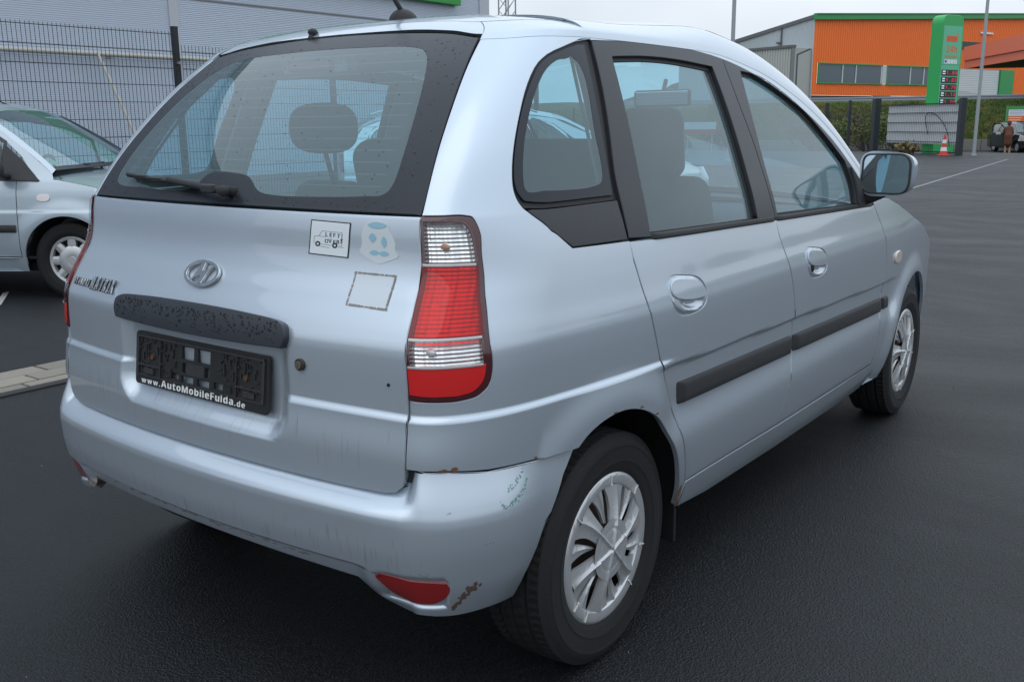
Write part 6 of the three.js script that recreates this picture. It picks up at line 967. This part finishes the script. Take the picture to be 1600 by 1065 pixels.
{ // advertising board by the road
  const b = thing('advert_hoarding', 'green framed orange and white advertising board behind the dark car', 'sign', [-8.1, 0.1, -59.75], 0.1);
  const tex = canvasTex(256, 256, (g, w, h) => { g.fillStyle = '#3f8f4f'; g.fillRect(0, 0, w, h); g.fillStyle = '#d6d7da'; g.fillRect(12, 30, 118, 60); g.fillStyle = '#9aa7c8'; for (let i = 0; i < 3; i++) g.fillRect(20, 40 + i * 15, 96, 7); g.fillStyle = '#df6a2e'; g.fillRect(12, 92, 132, 150); g.fillStyle = '#f0cdb8'; for (let i = 0; i < 6; i++) g.fillRect(16, 104 + i * 21, 90 - (i % 3) * 8, 7); g.fillStyle = '#eef3ee'; g.font = 'bold 62px sans-serif'; g.fillText('SA', 142, 130); });
  part('board', gridGeo(1, 1, (u, v) => [mix(-1.0, 0.85, u), mix(0.4, 1.85, v), 0.03, u, v]), new THREE.MeshStandardMaterial({ map: tex, roughness: 0.5, side: THREE.DoubleSide }), b); part('back', box(1.9, 1.5, 0.04, -0.07, 1.12, 0, 0.01), std(0.05, 0.2, 0.07, 0.5), b);
  for (const x of [-1.02, 0.88]) part('leg', box(0.06, 2.4, 0.06, x, 0.7, 0.01), std(0.08, 0.30, 0.10, 0.5), b);
}
// ---------- far car with an open door, and the person beside it ----------
{
  const belt = pchip([[0, 0.85], [0.4, 0.93], [1.2, 1.02], [2.5, 1.05], [4.5, 1.10]]), roofY = pchip([[1.05, 1.08], [1.5, 1.32], [1.95, 1.56], [2.4, 1.63], [3.4, 1.62], [4.0, 1.56], [4.4, 1.12]]);
  const c = parkedCar('dark_car', 'dark car with its door standing open beside the person in brown', { pos: [-6.58, -0.46, -55.46], turn: -2.53, w: 0.88, L: 4.5, front: 0.85, base: 2.65, belt, gaps: [1.25, 2.3, 3.3], roofY, cowl: 1.2, tailTop: 4.3, screen: [1.1, 1.95], rear: [4.0, 4.4], paint: M.paintDark, mould: false,
    windows: [[[1.6, 1.05, 1], [2.0, 1.40, 1], [2.28, 1.50], [2.3, 1.06, 1]], [[2.4, 1.06, 1], [2.39, 1.51, 1], [3.2, 1.50], [3.3, 1.08, 1]]], pillars: [[[1.3, 1.03], [1.1, 1.01], [1.5, 1.25], [2.0, 1.49], [2.4, 1.56], [3.4, 1.55], [4.0, 1.49], [4.4, 1.08], [3.36, 1.08], [3.28, 1.52], [2.36, 1.525], [2.0, 1.42], [1.5, 1.03]], [[2.31, 1.05], [2.31, 1.51], [2.38, 1.51], [2.39, 1.05]]] });
  const d = new THREE.Group(); d.name = 'open_door'; d.position.set(0.87, 0, 1.3); d.rotation.y = 1.15; c.root.add(d);
  part('panel', box(0.09, 0.74, 1.02, 0, 0.70, 0.51, 0.03), M.paintDark, d); part('frame', [beam([0, 1.06, 0.25], [0, 1.5, 0.62], 0.05, 0.05), beam([0, 1.5, 0.62], [0, 1.5, 0.98], 0.05, 0.05), beam([0, 1.06, 1.0], [0, 1.5, 0.98], 0.05, 0.05)], M.dark, d); part('handle', box(0.03, 0.12, 0.25, 0.06, 1.0, 0.7, 0.01), M.satin, d);
}
function figure(bones, cell, bounds) {       // one skin round tapered bones
  const [lo, hi] = bounds, size = Math.max(hi[0] - lo[0], hi[1] - lo[1], hi[2] - lo[2]), res = Math.ceil(size / cell), mc = new MarchingCubes(res, new THREE.MeshBasicMaterial(), false, false, 400000), half = size / 2, cx = [0, 1, 2].map((k) => (lo[k] + hi[k]) / 2);
  for (let k = 0; k < res; k++) for (let j = 0; j < res; j++) for (let i = 0; i < res; i++) {
    const p = [i, j, k].map((q, a) => cx[a] + (q - res / 2) / (res / 2) * half); let d = 1e3;
    for (const [a, b, ra, rb, sm] of bones) { const ab = [0, 1, 2].map((q) => b[q] - a[q]), l2 = ab[0] ** 2 + ab[1] ** 2 + ab[2] ** 2 || 1e-9, t = clamp(((p[0] - a[0]) * ab[0] + (p[1] - a[1]) * ab[1] + (p[2] - a[2]) * ab[2]) / l2, 0, 1), e = Math.hypot(p[0] - a[0] - ab[0] * t, p[1] - a[1] - ab[1] * t, p[2] - a[2] - ab[2] * t) - mix(ra, rb, t), kk = sm ?? 0.05, h = clamp(0.5 + 0.5 * (d - e) / kk, 0, 1); d = mix(d, e, h) - kk * h * (1 - h); }
    mc.field[k * res * res + j * res + i] = -d;
  }
  mc.isolation = 0; mc.update(); const n = mc.count, g = new THREE.BufferGeometry(), pos = new Float32Array(mc.positionArray.slice(0, n * 3)), nor = new Float32Array(mc.normalArray.slice(0, n * 3)); for (let i = 0; i < n; i++) for (let a = 0; a < 3; a++) pos[i * 3 + a] = pos[i * 3 + a] * half + cx[a];
  g.setAttribute('position', new THREE.BufferAttribute(pos, 3)); g.setAttribute('normal', new THREE.BufferAttribute(nor, 3)); g.setAttribute('uv', new THREE.BufferAttribute(new Float32Array(n * 2), 2)); return g;
}
{
  const p = thing('person', 'person in a long brown coat leaning into the dark car', 'person', [-8.12, -0.46, -55.3], 0.3);
  const coat = std(0.10, 0.035, 0.018, 0.9), skin = std(0.42, 0.24, 0.17, 0.7), hair = std(0.03, 0.02, 0.015, 0.8);
  const hip = [0, 0.86, 0], chest = [0.02, 1.22, -0.22], neck = [0.03, 1.36, -0.36], head = [0.04, 1.47, -0.46];
  part('body', figure([[[0.1, 0.08, 0.02], [0.1, 0.48, -0.04], 0.045, 0.06], [[0.1, 0.48, -0.04], [0.09, 0.86, 0], 0.065, 0.09], [[-0.1, 0.08, 0.0], [-0.1, 0.48, 0.0], 0.045, 0.06], [[-0.1, 0.48, 0.0], [-0.09, 0.86, 0], 0.065, 0.09], [[0.1, 0.04, 0.02], [0.1, 0.035, -0.16], 0.045, 0.035], [[-0.1, 0.04, 0.0], [-0.1, 0.035, -0.18], 0.045, 0.035], [hip, chest, 0.14, 0.15], [chest, neck, 0.12, 0.05], [neck, head, 0.05, 0.06, 0.02], [[0.17, 1.26, -0.28], [0.22, 1.0, -0.38], 0.05, 0.04], [[0.22, 1.0, -0.38], [0.16, 0.98, -0.62], 0.04, 0.03], [[-0.15, 1.26, -0.28], [-0.2, 1.0, -0.36], 0.05, 0.04], [[-0.2, 1.0, -0.36], [-0.13, 1.0, -0.62], 0.04, 0.03], ...[-0.02, 0, 0.02, 0.035].flatMap((o) => [[[0.16 + o, 0.98, -0.64], [0.16 + o * 1.2, 0.965, -0.72], 0.010, 0.008, 0.01], [[-0.13 + o, 1.0, -0.64], [-0.13 + o * 1.2, 0.985, -0.72], 0.010, 0.008, 0.01]]), [head, [0.04, 1.52, -0.49], 0.085, 0.095, 0.03]], 0.022, [[-0.4, -0.02, -0.8], [0.4, 1.66, 0.3]]), skin, p);
  part('coat', figure([[[0.0, 0.52, 0.02], hip, 0.20, 0.18, 0.1], [hip, chest, 0.17, 0.185, 0.1], [chest, [0.03, 1.34, -0.33], 0.16, 0.07, 0.06], [[0.17, 1.26, -0.28], [0.22, 1.0, -0.38], 0.068, 0.058], [[0.22, 1.0, -0.38], [0.165, 0.98, -0.58], 0.056, 0.045], [[-0.15, 1.26, -0.28], [-0.2, 1.0, -0.36], 0.068, 0.058], [[-0.2, 1.0, -0.36], [-0.135, 1.0, -0.58], 0.056, 0.045]], 0.026, [[-0.45, 0.25, -0.75], [0.45, 1.5, 0.3]]), coat, p);
  part('hair', figure([[[0.04, 1.55, -0.46], [0.04, 1.47, -0.38], 0.105, 0.085, 0.04]], 0.02, [[-0.12, 1.3, -0.65], [0.2, 1.7, -0.25]]), hair, p);
}
// ---------- shrubs and dry grass ----------
function leafCloud(r, n, size, shape) {
  const pos = [], nor = [], uv = [], q = new THREE.Quaternion(), v = new THREE.Vector3(), nn = new THREE.Vector3();
  const quad = [[-0.5, 0, 0], [0, 0.12, 0.35], [0.5, 0, 0.1], [0, -0.05, -0.35]];
  for (let i = 0; i < n; i++) { const c = shape(r), s = size * (0.6 + 0.8 * r()); q.setFromEuler(new THREE.Euler(r() * 6.28, r() * 6.28, r() * 6.28)); const P = quad.map((k) => v.set(k[0] * s, k[1] * s, k[2] * s).applyQuaternion(q).toArray().map((x, a) => x + c[a])); nn.set(0, 1, 0).applyQuaternion(q); for (const t of [0, 1, 2, 0, 2, 3]) { pos.push(...P[t]); nor.push(nn.x, nn.y, nn.z); uv.push(0, 0); } }
  const g = new THREE.BufferGeometry(); g.setAttribute('position', new THREE.Float32BufferAttribute(pos, 3)); g.setAttribute('normal', new THREE.Float32BufferAttribute(nor, 3)); g.setAttribute('uv', new THREE.Float32BufferAttribute(uv, 2)); return g;
}
{
  const r = rng(71), leafY = std(0.13, 0.17, 0.03, 0.8), leafG = std(0.05, 0.085, 0.025, 0.8), twig = std(0.075, 0.06, 0.045, 0.9), leafB = std(0.12, 0.095, 0.06, 0.9);
  const shrub = (label, x, y, z, w, h, mat, n, cat = 'shrub') => {
    const s = thing('shrub', label, cat, [x, y, z]); const stems = [], tips = [];
    for (let i = 0; i < 26; i++) { const a = r() * 6.28, R = w * (0.2 + 0.8 * r()), t = [Math.cos(a) * R, h * (0.45 + 0.55 * r()) * (1 - 0.35 * R / w), Math.sin(a) * R], b = [Math.cos(a) * w * 0.1, 0, Math.sin(a) * w * 0.1]; tips.push(t); stems.push(bar(b, t, 0.022, 4, 0.006)); for (let k = 0; k < 3; k++) { const f = 0.4 + 0.5 * r(), c = b.map((q, j) => mix(q, t[j], f)); stems.push(bar(c, [c[0] + (r() - 0.5) * w * 0.5, c[1] + h * 0.22 * r(), c[2] + (r() - 0.5) * w * 0.5], 0.009, 3, 0.004)); } }
    part('stem', stems, twig, s).userData.kind = 'stuff';
    part('foliage', leafCloud(r, n, 0.13, (q) => { const t = tips[Math.floor(q() * tips.length)], f = 0.45 + 0.6 * q(), sp = w * 0.24; return [t[0] * f + (q() - 0.5) * sp * 2, Math.max(0.05, t[1] * f + (q() - 0.5) * sp * 1.6), t[2] * f + (q() - 0.5) * sp * 2]; }), mat, s).userData.kind = 'stuff'; return s;
  };
  shrub('bright yellow green shrub between the two thin fence posts', -15.3, -0.4, -50.2, 1.2, 2.2, leafY, 1500);
  shrub('yellow green shrub right of the thin fence post', -13.9, -0.4, -51.5, 0.9, 2.6, leafY, 900);
  shrub('dull dark shrub behind the thick gate post', -13.0, -0.45, -53.2, 1.6, 2.4, leafG, 1500);
  shrub('brown twiggy hedge beside the windscreen pillar', -17.5, -0.45, -53.0, 2.0, 2.9, leafB, 1300);
  shrub('brown twiggy hedge under the guard rail', -15.5, -0.45, -56.0, 2.4, 2.7, leafB, 1500);
  shrub('tuft of dry straw coloured growth left of the price sign', -8.7, 0, -38.7, 0.45, 0.55, std(0.2, 0.16, 0.08, 0.9), 500);
  for (let i = 0; i < 6; i++) shrub(`dull green bush seen through the side windows, ${['nearest to the gate', 'second from the gate', 'third from the gate', 'fourth from the gate', 'fifth from the gate', 'farthest from the gate'][i]}`, -20 - i * 2.6, -0.4, -47 + i * 3.2, 1.9, 2.5, i % 2 ? leafG : leafB, 1000);
}
scene.updateMatrixWorld(true);
renderer.render(scene, camera);
